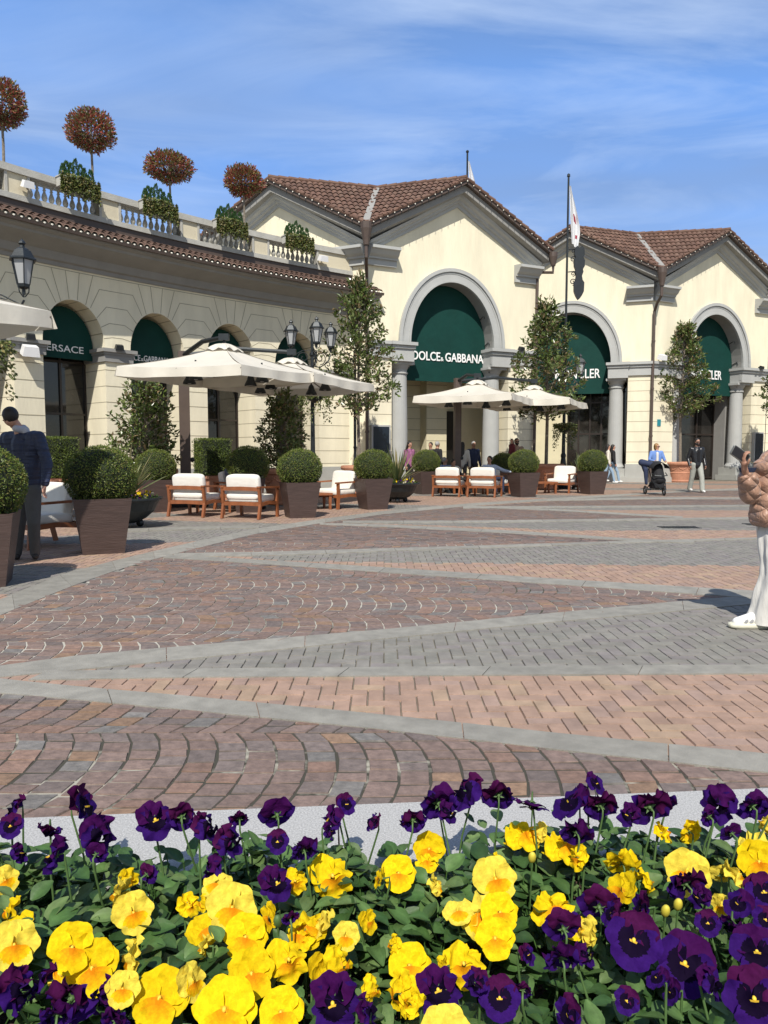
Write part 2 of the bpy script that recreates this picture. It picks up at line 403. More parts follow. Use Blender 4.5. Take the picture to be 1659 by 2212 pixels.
# joint filling between cobbles: pale lime mortar with mossy dark stretches
M_MORT = bpy.data.materials.new('cobble_mortar'); M_MORT.use_nodes = True
t = M_MORT.node_tree; b = t.nodes['Principled BSDF']; b.inputs['Roughness'].default_value = .95
tc = t.nodes.new('ShaderNodeTexCoord'); nz = t.nodes.new('ShaderNodeTexNoise'); nz.inputs['Scale'].default_value = .55; nz.inputs['Detail'].default_value = 5
nz.inputs['Roughness'].default_value = .7
t.links.new(tc.outputs['Object'], nz.inputs['Vector'])
cr = t.nodes.new('ShaderNodeValToRGB'); cr.color_ramp.elements[0].position = .40; cr.color_ramp.elements[0].color = (.05, .05, .03, 1)
cr.color_ramp.elements[1].position = .50; cr.color_ramp.elements[1].color = (.42, .40, .34, 1)
t.links.new(nz.outputs['Fac'], cr.inputs[0]); t.links.new(cr.outputs[0], b.inputs['Base Color'])
M_MORT2 = M_MORT.copy(); M_MORT2.name = 'mossy_joint_filling'
for n_ in M_MORT2.node_tree.nodes:
    if n_.type == 'VALTORGB': n_.color_ramp.elements[0].position = .54; n_.color_ramp.elements[1].position = .60; n_.color_ramp.elements[0].color = (.05, .047, .034, 1); n_.color_ramp.elements[1].color = (.34, .32, .26, 1)
    if n_.type == 'TEX_NOISE': n_.inputs['Scale'].default_value = 1.3
for i, (zp, kk) in enumerate([(z, k) for z, k in zones if k == 'c']):
    mort.cur = 1 if i == 1 else 0
    mort.quad(*[(p.x, p.y, -.0004 - .0003 * i) for p in zp])
o = mort.build('cobble_joints', [M_MORT, M_MORT2]); tag(o, kind='structure')

# slabs of grey stone
slab = MB()
def along(pl, s):
    ls = [(pl[i + 1] - pl[i]).length for i in range(len(pl) - 1)]
    for i, l in enumerate(ls):
        if s <= l or i == len(ls) - 1: return pl[i].lerp(pl[i + 1], min(1, s / l))
        s -= l
for si, (hi, lo) in enumerate(strips):
    a = PW(hi); b = PW(lo); La = sum((a[i + 1] - a[i]).length for i in range(len(a) - 1)); Lb = sum((b[i + 1] - b[i]).length for i in range(len(b) - 1))
    s = 0; zt = .006 + .0012 * si
    while s < 1:
        e = min(1, s + ru(.85, 1.25) / La); ga = .003 / La
        sub = max(1, int((e - s) * La / .4))
        k = ru(.9, 1.08); col = (.25 * k, .238 * k, .205 * k)
        for q in range(sub):
            u0 = s + (e - s) * q / sub + (ga if q == 0 else 0); u1 = s + (e - s) * (q + 1) / sub - (ga if q == sub - 1 else 0)
            P = [along(b, u0 * Lb), along(b, u1 * Lb), along(a, u1 * La), along(a, u0 * La)]
            top = [(p.x, p.y, zt) for p in P]; bot = [(p.x, p.y, -.011) for p in P]
            slab.add(bot + top, [(4, 5, 6, 7), (0, 1, 5, 4), (2, 3, 7, 6), (1, 2, 6, 5), (3, 0, 4, 7)], col)
        s = e
o = slab.build('stone_slab_bands', M_PAVE); tag(o, kind='structure')

# drain grates
for i, (xa, ya, w_, lab) in enumerate([(1467, 1139.5, 84, 'dark long drain grate set in the grey brick band'), (1640, 1133, 60, 'dark drain grate at the right edge behind the phone woman')]):
    c = G(xa, ya); e = empty('drain_grate', (c.x, c.y, 0), 0, lab, 'drain grate')
    mb = MB(); L_ = w_ * c.y / 1600
    mb.box((0, -.13, .004), (L_, .03, .012)); mb.box((0, .13, .004), (L_, .03, .012))
    mb.build('grate_frame', M_IRON, e)
    mb = MB(); n = int(L_ / .05)
    for k in range(n): mb.box((-L_ / 2 + (k + .5) * L_ / n, 0, .003), (.028, .23, .009))
    mb.build('bars', M_IRON, e)
# ------------------------------------------------------------------ buildings
class Flat:
    def __init__(s, O, d): s.O = Vector((O[0], O[1], 0)); s.d = Vector((d[0], d[1], 0)).normalized(); s.n = Vector((s.d.y, -s.d.x, 0))
    def W(s, t, z, o=0): return s.O + s.d * t + s.n * o + Vector((0, 0, z))
class Curved:
    def __init__(s, A, B, sag):
        A = Vector(A); B = Vector(B); L = (B - A).length; d = (B - A) / L; n = Vector((d.y, -d.x)); s.R = L * L / 8 / sag
        M = (A + B) / 2; s.C = M + n * (s.R - sag); s.a0 = math.atan2(A.y - s.C.y, A.x - s.C.x); s.L = L
    def W(s, t, z, o=0):
        a = s.a0 - t / s.R; r = s.R - o
        return Vector((s.C.x + r * math.cos(a), s.C.y + r * math.sin(a), z))
def boxW(mb, fr, t0, t1, z0, z1, o0, o1, seg=None):
    n = max(1, int(abs(t1 - t0) / .7)) if isinstance(fr, Curved) else 1
    for i in range(n):
        a = t0 + (t1 - t0) * i / n; b = t0 + (t1 - t0) * (i + 1) / n
        W = fr.W
        p = [W(a, z0, o1), W(b, z0, o1), W(b, z0, o0), W(a, z0, o0), W(a, z1, o1), W(b, z1, o1), W(b, z1, o0), W(a, z1, o0)]
        fs = [(3, 2, 1, 0), (4, 5, 6, 7), (0, 1, 5, 4), (2, 3, 7, 6)]
        if i == 0: fs.append((3, 0, 4, 7))
        if i == n - 1: fs.append((1, 2, 6, 5))
        mb.add(p, fs)
def sweepW(mb, fr, prof, t0, t1, step=.6, closed=False):
    n = max(1, int(abs(t1 - t0) / step)) if isinstance(fr, Curved) else 1
    pr = prof + ([prof[0]] if closed else [])
    for i in range(n):
        a = t0 + (t1 - t0) * i / n; b = t0 + (t1 - t0) * (i + 1) / n
        for (o0, z0), (o1, z1) in zip(pr[:-1], pr[1:]):
            mb.quad(fr.W(a, z0, o0), fr.W(b, z0, o0), fr.W(b, z1, o1), fr.W(a, z1, o1))
def extr(mb, p0, p1, sect, side):
    """beam from p0 to p1; sect = (o, dz) polygon, o measured along side vector"""
    a = [Vector(p0) + side * o + Vector((0, 0, z)) for o, z in sect]; b = [Vector(p1) + side * o + Vector((0, 0, z)) for o, z in sect]; n = len(sect)
    mb.add(a + b, [tuple(range(n))[::-1], tuple(range(n, 2 * n))] + [(i, (i + 1) % n, n + (i + 1) % n, n + i) for i in range(n)])
def arch_wall(mb, fr, t0, t1, openings, zbot, ztop, o=0.):
    """vertical strips of wall with arched openings (tc, half, spring, rise)"""
    cuts = {t0, t1}
    for tc, h, zs, r in openings:
        for i in range(25): cuts.add(tc - h * math.cos(PI * i / 24))
    if not isinstance(fr, Curved): pass
    else:
        x = t0
        while x < t1: cuts.add(x); x += .5
    if callable(ztop):
        for q in (fr.apex,): cuts.add(q)
    cs = sorted(c for c in cuts if t0 - 1e-6 <= c <= t1 + 1e-6)
    zt = ztop if callable(ztop) else (lambda t: ztop)
    for a, b in zip(cs[:-1], cs[1:]):
        if b - a < 1e-5: continue
        m = (a + b) / 2; za = zb_ = zbot
        for tc, h, zs, r in openings:
            if abs(m - tc) < h:
                za = zs + r * math.sqrt(max(0, 1 - ((a - tc) / h) ** 2)); zb_ = zs + r * math.sqrt(max(0, 1 - ((b - tc) / h) ** 2))
        mb.quad(fr.W(a, za, o), fr.W(b, zb_, o), fr.W(b, zt(b), o), fr.W(a, zt(a), o))
def intrados(mb, fr, tc, h, zs, r, o0, o1, z0, n=24):
    pts = [(tc - h, z0)] + [(tc - h * math.cos(PI * i / n), zs + r * math.sin(PI * i / n)) for i in range(n + 1)] + [(tc + h, z0)]
    for (a, za), (b, zb_) in zip(pts[:-1], pts[1:]):
        mb.quad(fr.W(a, za, o1), fr.W(b, zb_, o1), fr.W(b, zb_, o0), fr.W(a, za, o0))
def ring(mb, fr, tc, zs, hi, ri, ho, ro, o0, o1, n=32):
    for i in range(n):
        q = []
        for k in (i, i + 1):
            a = PI * k / n; c, s_ = -math.cos(a), math.sin(a)
            q.append(((tc + hi * c, zs + ri * s_), (tc + ho * c, zs + ro * s_)))
        (a1, b1), (a2, b2) = q
        mb.quad(fr.W(*a1, o1), fr.W(*a2, o1), fr.W(*b2, o1), fr.W(*b1, o1))
        mb.quad(fr.W(*b1, o1), fr.W(*b2, o1), fr.W(*b2, o0), fr.W(*b1, o0))
        mb.quad(fr.W(*a2, o1), fr.W(*a1, o1), fr.W(*a1, o0), fr.W(*a2, o0))
def lunette(mb, fr, tc, h, zs, r, zb_, o, n=24):
    pts = [fr.W(tc - h, zb_, o)] + [fr.W(tc - h * math.cos(PI * i / n), zs + r * math.sin(PI * i / n), o) for i in range(n + 1)] + [fr.W(tc + h, zb_, o)]
    bk = [fr.W(tc - h, zb_, o - .05)] + [fr.W(tc - h * math.cos(PI * i / n), zs + r * math.sin(PI * i / n), o - .05) for i in range(n + 1)] + [fr.W(tc + h, zb_, o - .05)]
    m = len(pts); mb.add(pts + bk, [tuple(range(m))[::-1], tuple(range(m, 2 * m))] + [(i, (i + 1) % m, m + (i + 1) % m, m + i) for i in range(m)])
def tile_color(q_=1.):
    k = ru(.8, 1.15) * q_; t = rnd()
    a = (.135, .075, .053) if t < .5 else (.12, .066, .047) if t < .8 else (.155, .092, .066)
    return tuple(q * k for q in a)
def tiles(name, P0, P1, P2, poly3, parent, pitch=.21, row=.33, M=M_TILE):
    """barrel tiles on the plane through P0,P1 (horizontal axis) and P2; clipped to poly3"""
    P0 = Vector(P0); u = (Vector(P1) - P0).normalized(); w = Vector(P2) - P0; v = (w - u * w.dot(u)).normalized(); n = u.cross(v)
    if n.z < 0: n = -n
    pl = [((Vector(p) - P0).dot(u), (Vector(p) - P0).dot(v)) for p in poly3]
    u0, u1 = min(p[0] for p in pl), max(p[0] for p in pl); v0, v1 = min(p[1] for p in pl), max(p[1] for p in pl)
    mb = MB(); ns = 6
    down = v if v.z < 0 else -v
    sg = 1 if v.z < 0 else -1
    i = int(u0 / pitch) - 1
    while i * pitch < u1:
        j = int(v0 / row) - 1
        while j * row < v1:
            c = tile_color(); jz = ru(-.006, .006)
            for k in range(ns):
                a = (i + k / ns) * pitch; b = (i + (k + 1) / ns) * pitch
                for h in range(2):
                    va = (j + h / 2) * row; vb = (j + (h + 1) / 2) * row
                    if not pip((a + b) / 2, (va + vb) / 2, pl): continue
                    def hz(s_, vv, hh):
                        ph = s_ / ns; base = .065 * abs(math.sin(PI * ph)) ** .7
                        lift = .035 * (hh if sg > 0 else 1 - hh)
                        return base + lift + jz
                    p = [P0 + u * a + v * va + n * hz(k, va, h / 2), P0 + u * b + v * va + n * hz(k + 1, va, h / 2),
                         P0 + u * b + v * vb + n * hz(k + 1, vb, (h + 1) / 2), P0 + u * a + v * vb + n * hz(k, vb, (h + 1) / 2)]
                    mb.quad(*p, c=c)
            j += 1
        i += 1
    # closing base
    mb.quad(*[Vector(p) - n * .03 for p in poly3], c=(.12, .06, .045))
    return mb.build(name, M, parent)

M_SHOP = mat('shop_glass', (.018, .016, .014), .06, .6, 1.1, .03, 1.2, spec=.75)
M_FRAME = mat('shopfront_frame', (.03, .022, .018), .4, .1, 4, 0)
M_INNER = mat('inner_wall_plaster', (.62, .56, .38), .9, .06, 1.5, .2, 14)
M_PANEL = mat('dark_display_panel', (.012, .02, .032), .25, .1, 2, 0)
M_BULB = mat('bulb_glass', (.75, .72, .62), .3, .05, 2, 0)
EZ, AZ = 9.3, 11.42        # eave and apex heights of the pavilions

def gable_face(parent, fr, L, tc, lettering, left_joints=True, kind='door', lit_inner=True, apex=None, tmin=0.):
    fr.apex = apex or L / 2
    ztop = lambda t: EZ - .35 + (AZ - EZ) * (1 - abs(t - fr.apex) / max(fr.apex, 1e-6) if t < fr.apex else 1 - (t - fr.apex) / (L - fr.apex))
    hi, zs, ri, ho, ro = 1.85, 5.42, 2.38, 2.28, 2.83
    lo = 2.6
    mb = MB(); arch_wall(mb, fr, 0, L, [(tc, hi, zs, ri)], 5.3, ztop); intrados(mb, fr, tc, hi, zs, ri, -.9, 0, 5.3)
    arch_wall(mb, fr, 0, L, [(tc, hi, zs, ri)], 5.3, ztop, -.9)
    for a, b in ((0, tc - hi), (tc + hi, L)): mb.quad(fr.W(a, 5.302, 0), fr.W(b, 5.302, 0), fr.W(b, 5.302, -.9), fr.W(a, 5.302, -.9))
    for a, b in ((0, tc - lo), (tc + lo, L)): boxW(mb, fr, a, b, 0, 5.3, -1.5, 0)
    w = mb.build('wall', M_CREAM, parent)
    # rustication grooves drawn as proud strips, their shade put into the colour
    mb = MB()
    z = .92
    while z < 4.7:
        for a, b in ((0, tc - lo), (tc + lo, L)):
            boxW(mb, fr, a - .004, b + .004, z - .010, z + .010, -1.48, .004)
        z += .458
    mb.build('painted_groove_shade', M_GROOVE_SHADE, w)
    # plinth
    mb = MB()
    for a, b in ((-.02, tc - lo + .04), (tc + lo - .04, L + .02)):
        mb = MB(); boxW(mb, fr, a, b, 0, .83, -1.45, .05); boxW(mb, fr, a - .03, b + .03, 0, .22, -1.4, .1); mb.build('plinth', M_PLINTH, w)
    # archivolt
    mb = MB(); ring(mb, fr, tc, zs, hi, ri, ho, ro, -.01, .07); ring(mb, fr, tc, zs, ho - .07, ro - .07, ho + .05, ro + .06, -.01, .13); ring(mb, fr, tc, zs, hi - .01, ri - .01, hi + .06, ri + .06, -.01, .1)
    ring(mb, fr, tc, zs, ho - .15, ro - .15, ho - .12, ro - .12, .06, .085)
    mb.build('arch_surround', M_TRIM, parent)
    # reveal inside the arch, grey
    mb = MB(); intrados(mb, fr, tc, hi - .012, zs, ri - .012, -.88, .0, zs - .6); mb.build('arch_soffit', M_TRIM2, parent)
    # entablature (impost) and columns
    mb = MB()
    for a, b in ((-.04, tc - 1.72), (tc + 1.72, L + .04)):
        mb = MB(); boxW(mb, fr, a, b, 4.82, 5.18, -.02, .08); boxW(mb, fr, a, b, 5.18, 5.3, -.02, .14); boxW(mb, fr, a, b, 5.3, 5.42, -.02, .22); mb.build('string_course', M_TRIM, parent)
    for s_ in (-1, 1):
        c = tc + s_ * 2.17
        mb = MB(); boxW(mb, fr, c - .44, c + .44, 4.72, 5.18, -.95, .14); boxW(mb, fr, c - .48, c + .48, 5.18, 5.3, -1., .2); boxW(mb, fr, c - .53, c + .53, 5.3, 5.42, -1.05, .28); mb.build('entablature', M_TRIM, parent)
    for s_ in (-1, 1):
        tcol = tc + s_ * 2.08; oc = -.45
        c = fr.W(tcol, 0, oc); mb = MB()
        mb.lathe([(.40, .62), (.43, .68), (.40, .75), (.37, .79), (.345, .85), (.335, 2.2), (.30, 4.2), (.30, 4.28), (.345, 4.30), (.345, 4.35), (.305, 4.37), (.31, 4.45), (.39, 4.56), (.42, 4.62)], 24, c)
        cc = mb.build('column', M_TRIM, parent, smooth=False)
        mb = MB(); boxW(mb, fr, tcol - .44, tcol + .44, 4.62, 4.72, oc - .44, oc + .44); mb.build('abacus', M_TRIM, cc)
        mb = MB(); boxW(mb, fr, tcol - .54, tcol + .54, 0, .26, oc - .6, oc + .62); boxW(mb, fr, tcol - .47, tcol + .47, .26, .62, oc - .5, oc + .5)
        mb.build('pedestal', M_PLINTH, cc)
    # awning panel
    ob = -.55
    mb = MB(); lunette(mb, fr, tc, hi - .01, zs, ri - .02, 4.1, ob); aw = mb.build('awning', M_GREEN, parent)
    mb = MB()
    for s_ in (-1, 1):
        for zz_ in (4.5, 5.6, 6.6):
            tt = hi - .05 if zz_ < 6 else hi * math.sqrt(1 - ((zz_ - zs) / ri) ** 2) - .05
            p = fr.W(tc + s_ * tt, zz_, ob + .02); mb.tube([p, p + fr.n * .3 + Vector((0, 0, .12)), p + fr.n * .34], .018, 5)
    mb.build('bracket', M_IRON, aw)
    if lettering:
        text_mesh('lettering', lettering[0], lettering[1], M_WHITE, aw, lambda u, v, d: fr.W(tc + lettering[2] + u, lettering[3] + v, ob + .02 + d), xs=lettering[4], bold=.006)
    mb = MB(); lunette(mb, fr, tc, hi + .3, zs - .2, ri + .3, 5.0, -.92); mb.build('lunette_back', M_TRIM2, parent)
    # recess behind
    mb = MB()
    if kind == 'passage':
        ib = -2.6
        for a, b, zt in ((tc - 3.2, tc - 1.35, 5), (tc + .0, tc + .95, 5)):
            boxW(mb, fr, a, b, 0, zt, ib - .3, ib + .55)
        boxW(mb, fr, tc - 3.2, tc + 3.2, 0, 5, ib - .5, ib)
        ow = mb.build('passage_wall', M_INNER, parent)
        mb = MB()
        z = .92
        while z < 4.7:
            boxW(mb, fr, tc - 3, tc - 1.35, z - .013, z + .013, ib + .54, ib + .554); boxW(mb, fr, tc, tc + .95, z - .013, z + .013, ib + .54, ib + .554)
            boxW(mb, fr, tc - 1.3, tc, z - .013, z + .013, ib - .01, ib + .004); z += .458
        mb.build('painted_groove_shade', M_GROOVE_SHADE, ow)  # inner wall strips, groove shade painted as a dark colour
        mb = MB(); boxW(mb, fr, tc + 1.05, tc + 1.95, 0, 3.1, ib - .05, ib + .06); mb.build('doorway', M_DARK, parent)
        mb = MB(); boxW(mb, fr, tc - 1.25, tc - .75, .9, 2.2, ib - .02, ib + .07); boxW(mb, fr, tc - 1.18, tc - .82, 1.0, 2.1, ib + .07, ib + .08); mb.build('wall_showcase', M_PANEL, parent)
        mb = MB(); boxW(mb, fr, tc - 3.2, tc + 3.2, 5, 5.2, ib - .5, -.9); mb.build('ceiling', M_TRIM2, parent)
    else:
        ib = -1.6
        mb.cur = 0
        if kind == 'half':
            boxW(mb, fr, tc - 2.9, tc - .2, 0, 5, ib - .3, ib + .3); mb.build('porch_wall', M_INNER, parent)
            g0 = tc - .2
        else: g0 = tc - 2.9
        mb = MB(); boxW(mb, fr, g0, tc + 2.9, 0, 5.3, ib - .1, ib); gl = mb.build('shop_window', M_SHOP, parent)
        mb = MB()
        t_ = g0 + .05
        for q in range(5):
            tt = g0 + (tc + 1.9 - g0) * q / 4; boxW(mb, fr, tt - .035, tt + .035, 0, 4.9, ib, ib + .07)
        for zz_ in (2.25, 3.75, .1): boxW(mb, fr, g0, tc + 2, zz_ - .04, zz_ + .04, ib, ib + .062)
        mb.build('frame', M_FRAME, gl)
        mb = MB(); boxW(mb, fr, tc - 2.6, tc + 2.6, 5, 5.15, ib - .5, -.9)
        boxW(mb, fr, tc + 1.9, tc + 2.1, 0, 5, ib + .01, -.9)
        mb.build('porch_ceiling', M_TRIM2, parent)
    return w

def rake(parent, p_e, p_a, fr, e_w, a_w, flip=1):
    """overhanging verge: from eave corner p_e to apex p_a (outer, roof height) with wall points e_w, a_w below"""
    mb = MB(); dz = Vector((0, 0, 1)); 
    # soffit slab
    mb.hexa([p_e - dz * .16, p_a - dz * .16, a_w - dz * .16, e_w - dz * .16, p_e - dz * .02, p_a - dz * .02, a_w - dz * .02, e_w - dz * .02])
    b = mb.build('verge_board', M_BROWN, parent)
    mb = MB(); i = fr.n * .16
    pe, pa = p_e - i, p_a - i
    mb.hexa([pe - dz * .42, pa - dz * .42, a_w - dz * .42, e_w - dz * .42, pe - dz * .162, pa - dz * .162, a_w - dz * .162, e_w - dz * .162])
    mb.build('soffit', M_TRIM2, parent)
    mb = MB()
    e0 = e_w - dz * .423; a0 = a_w - dz * .423
    sect = [(0, 0), (.34, 0), (.30, -.10), (.18, -.16), (.16, -.24), (.07, -.28), (.06, -.40), (0, -.40)]
    extr(mb, e0, a0, sect, fr.n)
    mb.build('rake_moulding', M_TRIM, parent)
    # string of small lamps with droppers
    mb = MB(); n = int((p_a - p_e).length / .3)
    for k in range(n + 1):
        p = p_e.lerp(p_a, k / n) + fr.n * .03 - dz * ru(.05, .09); mb.ell(p, .025, 6, 4)
    sl = mb.build('string_lights', M_BULB, parent); tag(sl, kind='stuff')
    mb = MB()
    for k in range(n + 1):
        p = p_e.lerp(p_a, k / n) + fr.n * .025; mb.tube([p - dz * .08, p - dz * .24], .009, 4)
    mb.tube([p_e - dz * .06 + fr.n * .02, p_a - dz * .06 + fr.n * .02], .01, 4)
    c_ = mb.build('light_cable', M_IRON, sl)
    # verge tiles
    mb = MB(); m = int((p_a - p_e).length / .34)
    for k in range(m):
        q0 = p_e.lerp(p_a, k / m); q1 = p_e.lerp(p_a, (k + 1.12) / m); c = tile_color()
        mb.col = c; mb.tube([q0 + dz * .045 - fr.n * .03, q1 + dz * .01 - fr.n * .03], [.085, .07], 8)
    mb.build('verge_tiles', M_TILE, parent)

def return_cornice(parent, fr, t0, t1):
    mb = MB()
    boxW(mb, fr, t0, t1, 8.08, 8.3, -.02, .12); boxW(mb, fr, t0 - (.0), t1, 8.3, 8.36, -.02, .2)
    mb2 = [(.2, 8.36), (.32, 8.44), (.42, 8.58), (.5, 8.6), (.5, 8.7), (-.02, 8.76), (-.02, 8.36)]
    a = [fr.W(t0, z, o) for o, z in mb2]; b = [fr.W(t1, z, o) for o, z in mb2]; n = len(mb2)
    mb.add(a + b, [tuple(range(n)), tuple(range(n, 2 * n))[::-1]] + [(i, (i + 1) % n, n + (i + 1) % n, n + i) for i in range(n)])
    mb.build('eaves_cornice', M_TRIM, parent)

def pavilion(label, K, thL, thR, LL, LR, M, letL, letR, kindL, kindR, tcR=3.6, rl=0.):
    b = empty('pavilion_building', (0, 0, 0), 0, label, 'building')
    R = Flat(K, (math.cos(thR), math.sin(thR)))
    dL = Vector((-math.cos(thL), math.sin(thL)))
    Lend = Vector(K) + dL * LL
    Lf = Flat(Lend, (-dL.x, -dL.y))            # t runs left to right, ends at the corner
    gable_face(b, R, LR, tcR, letR, kind=kindR)
    if kindL: gable_face(b, Lf, LL, LL - 3.6, letL, kind=kindL)
    else:
        Lf.apex = LL / 2
        mb = MB(); arch_wall(mb, Lf, 0, LL, [], 0, lambda t: EZ - .35 + (AZ - EZ) * (1 - abs(t - LL / 2) / (LL / 2))); mb.build('wall', M_CREAM, b)
    ov = .72; dz = Vector((0, 0, 1))
    E = Vector((K[0], K[1], EZ)) + (R.n + Lf.n).normalized() * .78
    eR = R.W(LR + .25, EZ, ov); aR = R.W(LR / 2, AZ, ov); eL = Lf.W(-.25, EZ, ov); aL = Lf.W(LL / 2, AZ, ov)
    M = Vector((M[0], M[1], AZ))
    rake(b, E, aR, R, R.W(0, EZ, 0), R.W(LR / 2, AZ, 0)); rake(b, eR, aR, R, R.W(LR, EZ, 0), R.W(LR / 2, AZ, 0))
    rake(b, E, aL, Lf, Lf.W(LL, EZ, 0), Lf.W(LL / 2, AZ, 0)); rake(b, eL, aL, Lf, Lf.W(0, EZ, 0), Lf.W(LL / 2, AZ, 0))
    tiles('roof_slope', aR, M, E, [aR, M, E], b); tiles('roof_slope', M, aL, E, [aL, M, E], b)
    bk = -R.n * 6.5; tiles('roof_slope', aR, aR + bk, eR, [aR, eR, eR + bk, aR + bk], b)
    bk2 = -Lf.n * 6.5; tiles('roof_slope', aL, aL + bk2, eL, [aL, eL, eL + bk2, aL + bk2], b)
    mb = MB(); mb.quad(aR, M, aR + bk); mb.quad(aL, aL + bk2, M); mb.quad(M, aL + bk2, aR + bk); mb.build('back_roof', M_BROWN, b)
    # ridge tiles and valley gutter
    mb = MB()
    for p, q in ((aR, M), (aL, M)):
        m = int((q - p).length / .36)
        for k in range(m):
            mb.col = tile_color(); mb.tube([p.lerp(q, k / m) + dz * .05, p.lerp(q, (k + 1.1) / m) + dz * .035], [.11, .095], 8)
    mb.build('ridge_tiles', M_TILE, b)
    mb = MB(); s_ = (M - E).normalized(); w = Vector((1, 0, 0))
    mb.hexa([E - w * .12 + dz * .0, E + w * .12, M + w * .12, M - w * .12, E - w * .12 + dz * .13, E + w * .12 + dz * .13, M + w * .1 + dz * .1, M - w * .1 + dz * .1])
    mb.build('valley_gutter', M_TRIM2, b)
    # hopper and downpipe at the corner
    cN = (R.n + Lf.n).normalized()
    kk = Vector((K[0], K[1], 0))
    mb = MB()
    c = E - dz * .0 + cN * .05
    mb.lathe([(.10, -.75), (.12, -.6), (.2, -.2), (.2, .02)], 12, c)
    mb.tube([c - dz * .7, c - dz * 1.15, kk + cN * .38 + dz * 7.9, kk + cN * .12 + dz * 7.6, kk + cN * .12 + dz * .05], .062, 10)
    for zz_ in (6.3, 4.2, 2.1): mb.lathe([(.08, -.04), (.08, .04)], 10, kk + cN * .12 + dz * zz_)
    mb.build('downpipe', M_BROWN, b)
    return_cornice(b, R, .0, 1.15); return_cornice(b, R, LR - 1.1, LR); return_cornice(b, Lf, LL - 1.15, LL); return_cornice(b, Lf, 0, 1.1)
    # right flank and left flank walls
    mb = MB()
    a = R.W(LR, 0, 0); mb.quad(a, a - R.n * 7, a - R.n * 7 + dz * (EZ - .3), a + dz * (EZ - .3))
    a2 = Lf.W(0, 0, 0); mb.quad(a2 - Lf.n * 7, a2, a2 + dz * (EZ - .3), a2 - Lf.n * 7 + dz * (EZ - .3))
    mb.build('side_wall', M_CREAM, b)
    return b, R, Lf

K1 = (-.62, 27.3)
pav1, FB, FA = pavilion('cream gabled pavilion with one big arch reading DOLCE & GABBANA on a green awning', K1, math.radians(25), math.radians(25.4), 7.4, 7.5,
                        (-.26, 29.3), None, ('DOLCE  GABBANA', .47, .13, 4.9, .81), None, 'passage')
# small ampersand of the big sign
aw = [c for c in pav1.children if c.name.startswith('awning')][0]
text_mesh('lettering', '&', .22, M_WHITE, aw, lambda u, v, d: FB.W(3.6 - .16 + u, 4.9 + v, -.53 + d))
K2 = (12.0, 33.6)
pav2, FD, FC = pavilion('cream gabled pavilion with two arches reading MONCLER on green awnings, at the right', K2, math.radians(20), math.radians(26), 7.3, 7.7,
                        (11.72, 35.3), ('MONCLER', .60, .3, 4.83, .74), ('MONCLER', .60, .06, 4.87, .74), 'half', 'glass', 4.0)
# extra bent downpipe at the outer right corner of the first pavilion
mb = MB(); p = FB.W(7.75, EZ - .1, .72); q = FB.W(7.45, 8.3, .12)
mb.lathe([(.09, -.5), (.17, -.15), (.17, .02)], 12, p)
mb.tube([p - Vector((0, 0, .45)), p - Vector((0, 0, .75)), q + Vector((0, 0, .25)), q, FB.W(7.42, .05, .12)], .06, 10); mb.build('downpipe', M_BROWN, pav1)

# next pavilion beyond the right edge: only its corner shows
e3_ = FD.W(7.72, 0, 0) + FD.n * .02
K3 = (e3_.x + 7.3 * math.cos(math.radians(20)), e3_.y - 7.3 * math.sin(math.radians(20)))
pav3, FF, FE = pavilion('cream pavilion corner at the right photo edge beyond the rightmost arch', K3, math.radians(20), math.radians(26), 7.3, 7.7,
                        (K3[0] - .28, K3[1] + 1.7), None, None, 'glass', 'glass', 4.0)
# ---- arcade building
AR = Curved((-10.1, 18.75), (-1.45, 27.5), .5)
arc = empty('arcade_building', (0, 0, 0), 0, 'long curved cream arcade with four green lunette awnings and a balustraded roof terrace', 'building')
cs = [2.55 + 2.6 * k for k in range(-2, 4)]
AH, AS, ARR = .9, 4.3, 1.22
T0, T1 = -3.9, 13.35
mb = MB(); arch_wall(mb, AR, T0, T1, [(c, AH, AS, ARR) for c in cs], 0, 6.5)
for c in cs: intrados(mb, AR, c, AH, AS, ARR, -1.2, 0, 0)
wl = mb.build('wall', M_CREAM, arc)
mb = MB(); piers = [(cs[i] + AH, cs[i + 1] - AH) for i in range(len(cs) - 1)] + [(T0, cs[0] - AH), (cs[-1] + AH, T1)]
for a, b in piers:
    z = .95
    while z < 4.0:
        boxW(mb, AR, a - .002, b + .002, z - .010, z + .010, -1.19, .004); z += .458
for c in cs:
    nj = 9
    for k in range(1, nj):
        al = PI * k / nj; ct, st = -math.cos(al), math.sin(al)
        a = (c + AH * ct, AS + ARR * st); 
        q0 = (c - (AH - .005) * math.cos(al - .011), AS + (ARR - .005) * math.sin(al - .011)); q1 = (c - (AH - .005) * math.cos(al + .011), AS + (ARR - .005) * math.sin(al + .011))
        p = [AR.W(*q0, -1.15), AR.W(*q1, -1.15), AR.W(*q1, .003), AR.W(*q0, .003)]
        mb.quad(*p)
def gline(t0, z0, t1, z1, w=.009):
    d = Vector((t1 - t0, z1 - z0)); d.normalize(); n = Vector((-d.y, d.x)) * w; m = max(1, int(abs(t1 - t0) / .4))
    for i in range(m):
        a = i / m; b = (i + 1) / m
        ta, za, tb, zb2 = t0 + (t1 - t0) * a, z0 + (z1 - z0) * a, t0 + (t1 - t0) * b, z0 + (z1 - z0) * b
        mb.quad(AR.W(ta - n.x, za - n.y, .004), AR.W(tb - n.x, zb2 - n.y, .004), AR.W(tb + n.x, zb2 + n.y, .004), AR.W(ta + n.x, za + n.y, .004))
def archz(dt): return AS + ARR * math.sqrt(max(0, 1 - (dt / AH) ** 2))
gline(T0, 6.28, T1, 6.28)
for c in cs:
    for b_, t_ in ((-.36, -.6), (-.12, -.2), (.12, .2), (.36, .6)): gline(c + b_, archz(b_) + .02, c + t_, 6.28)
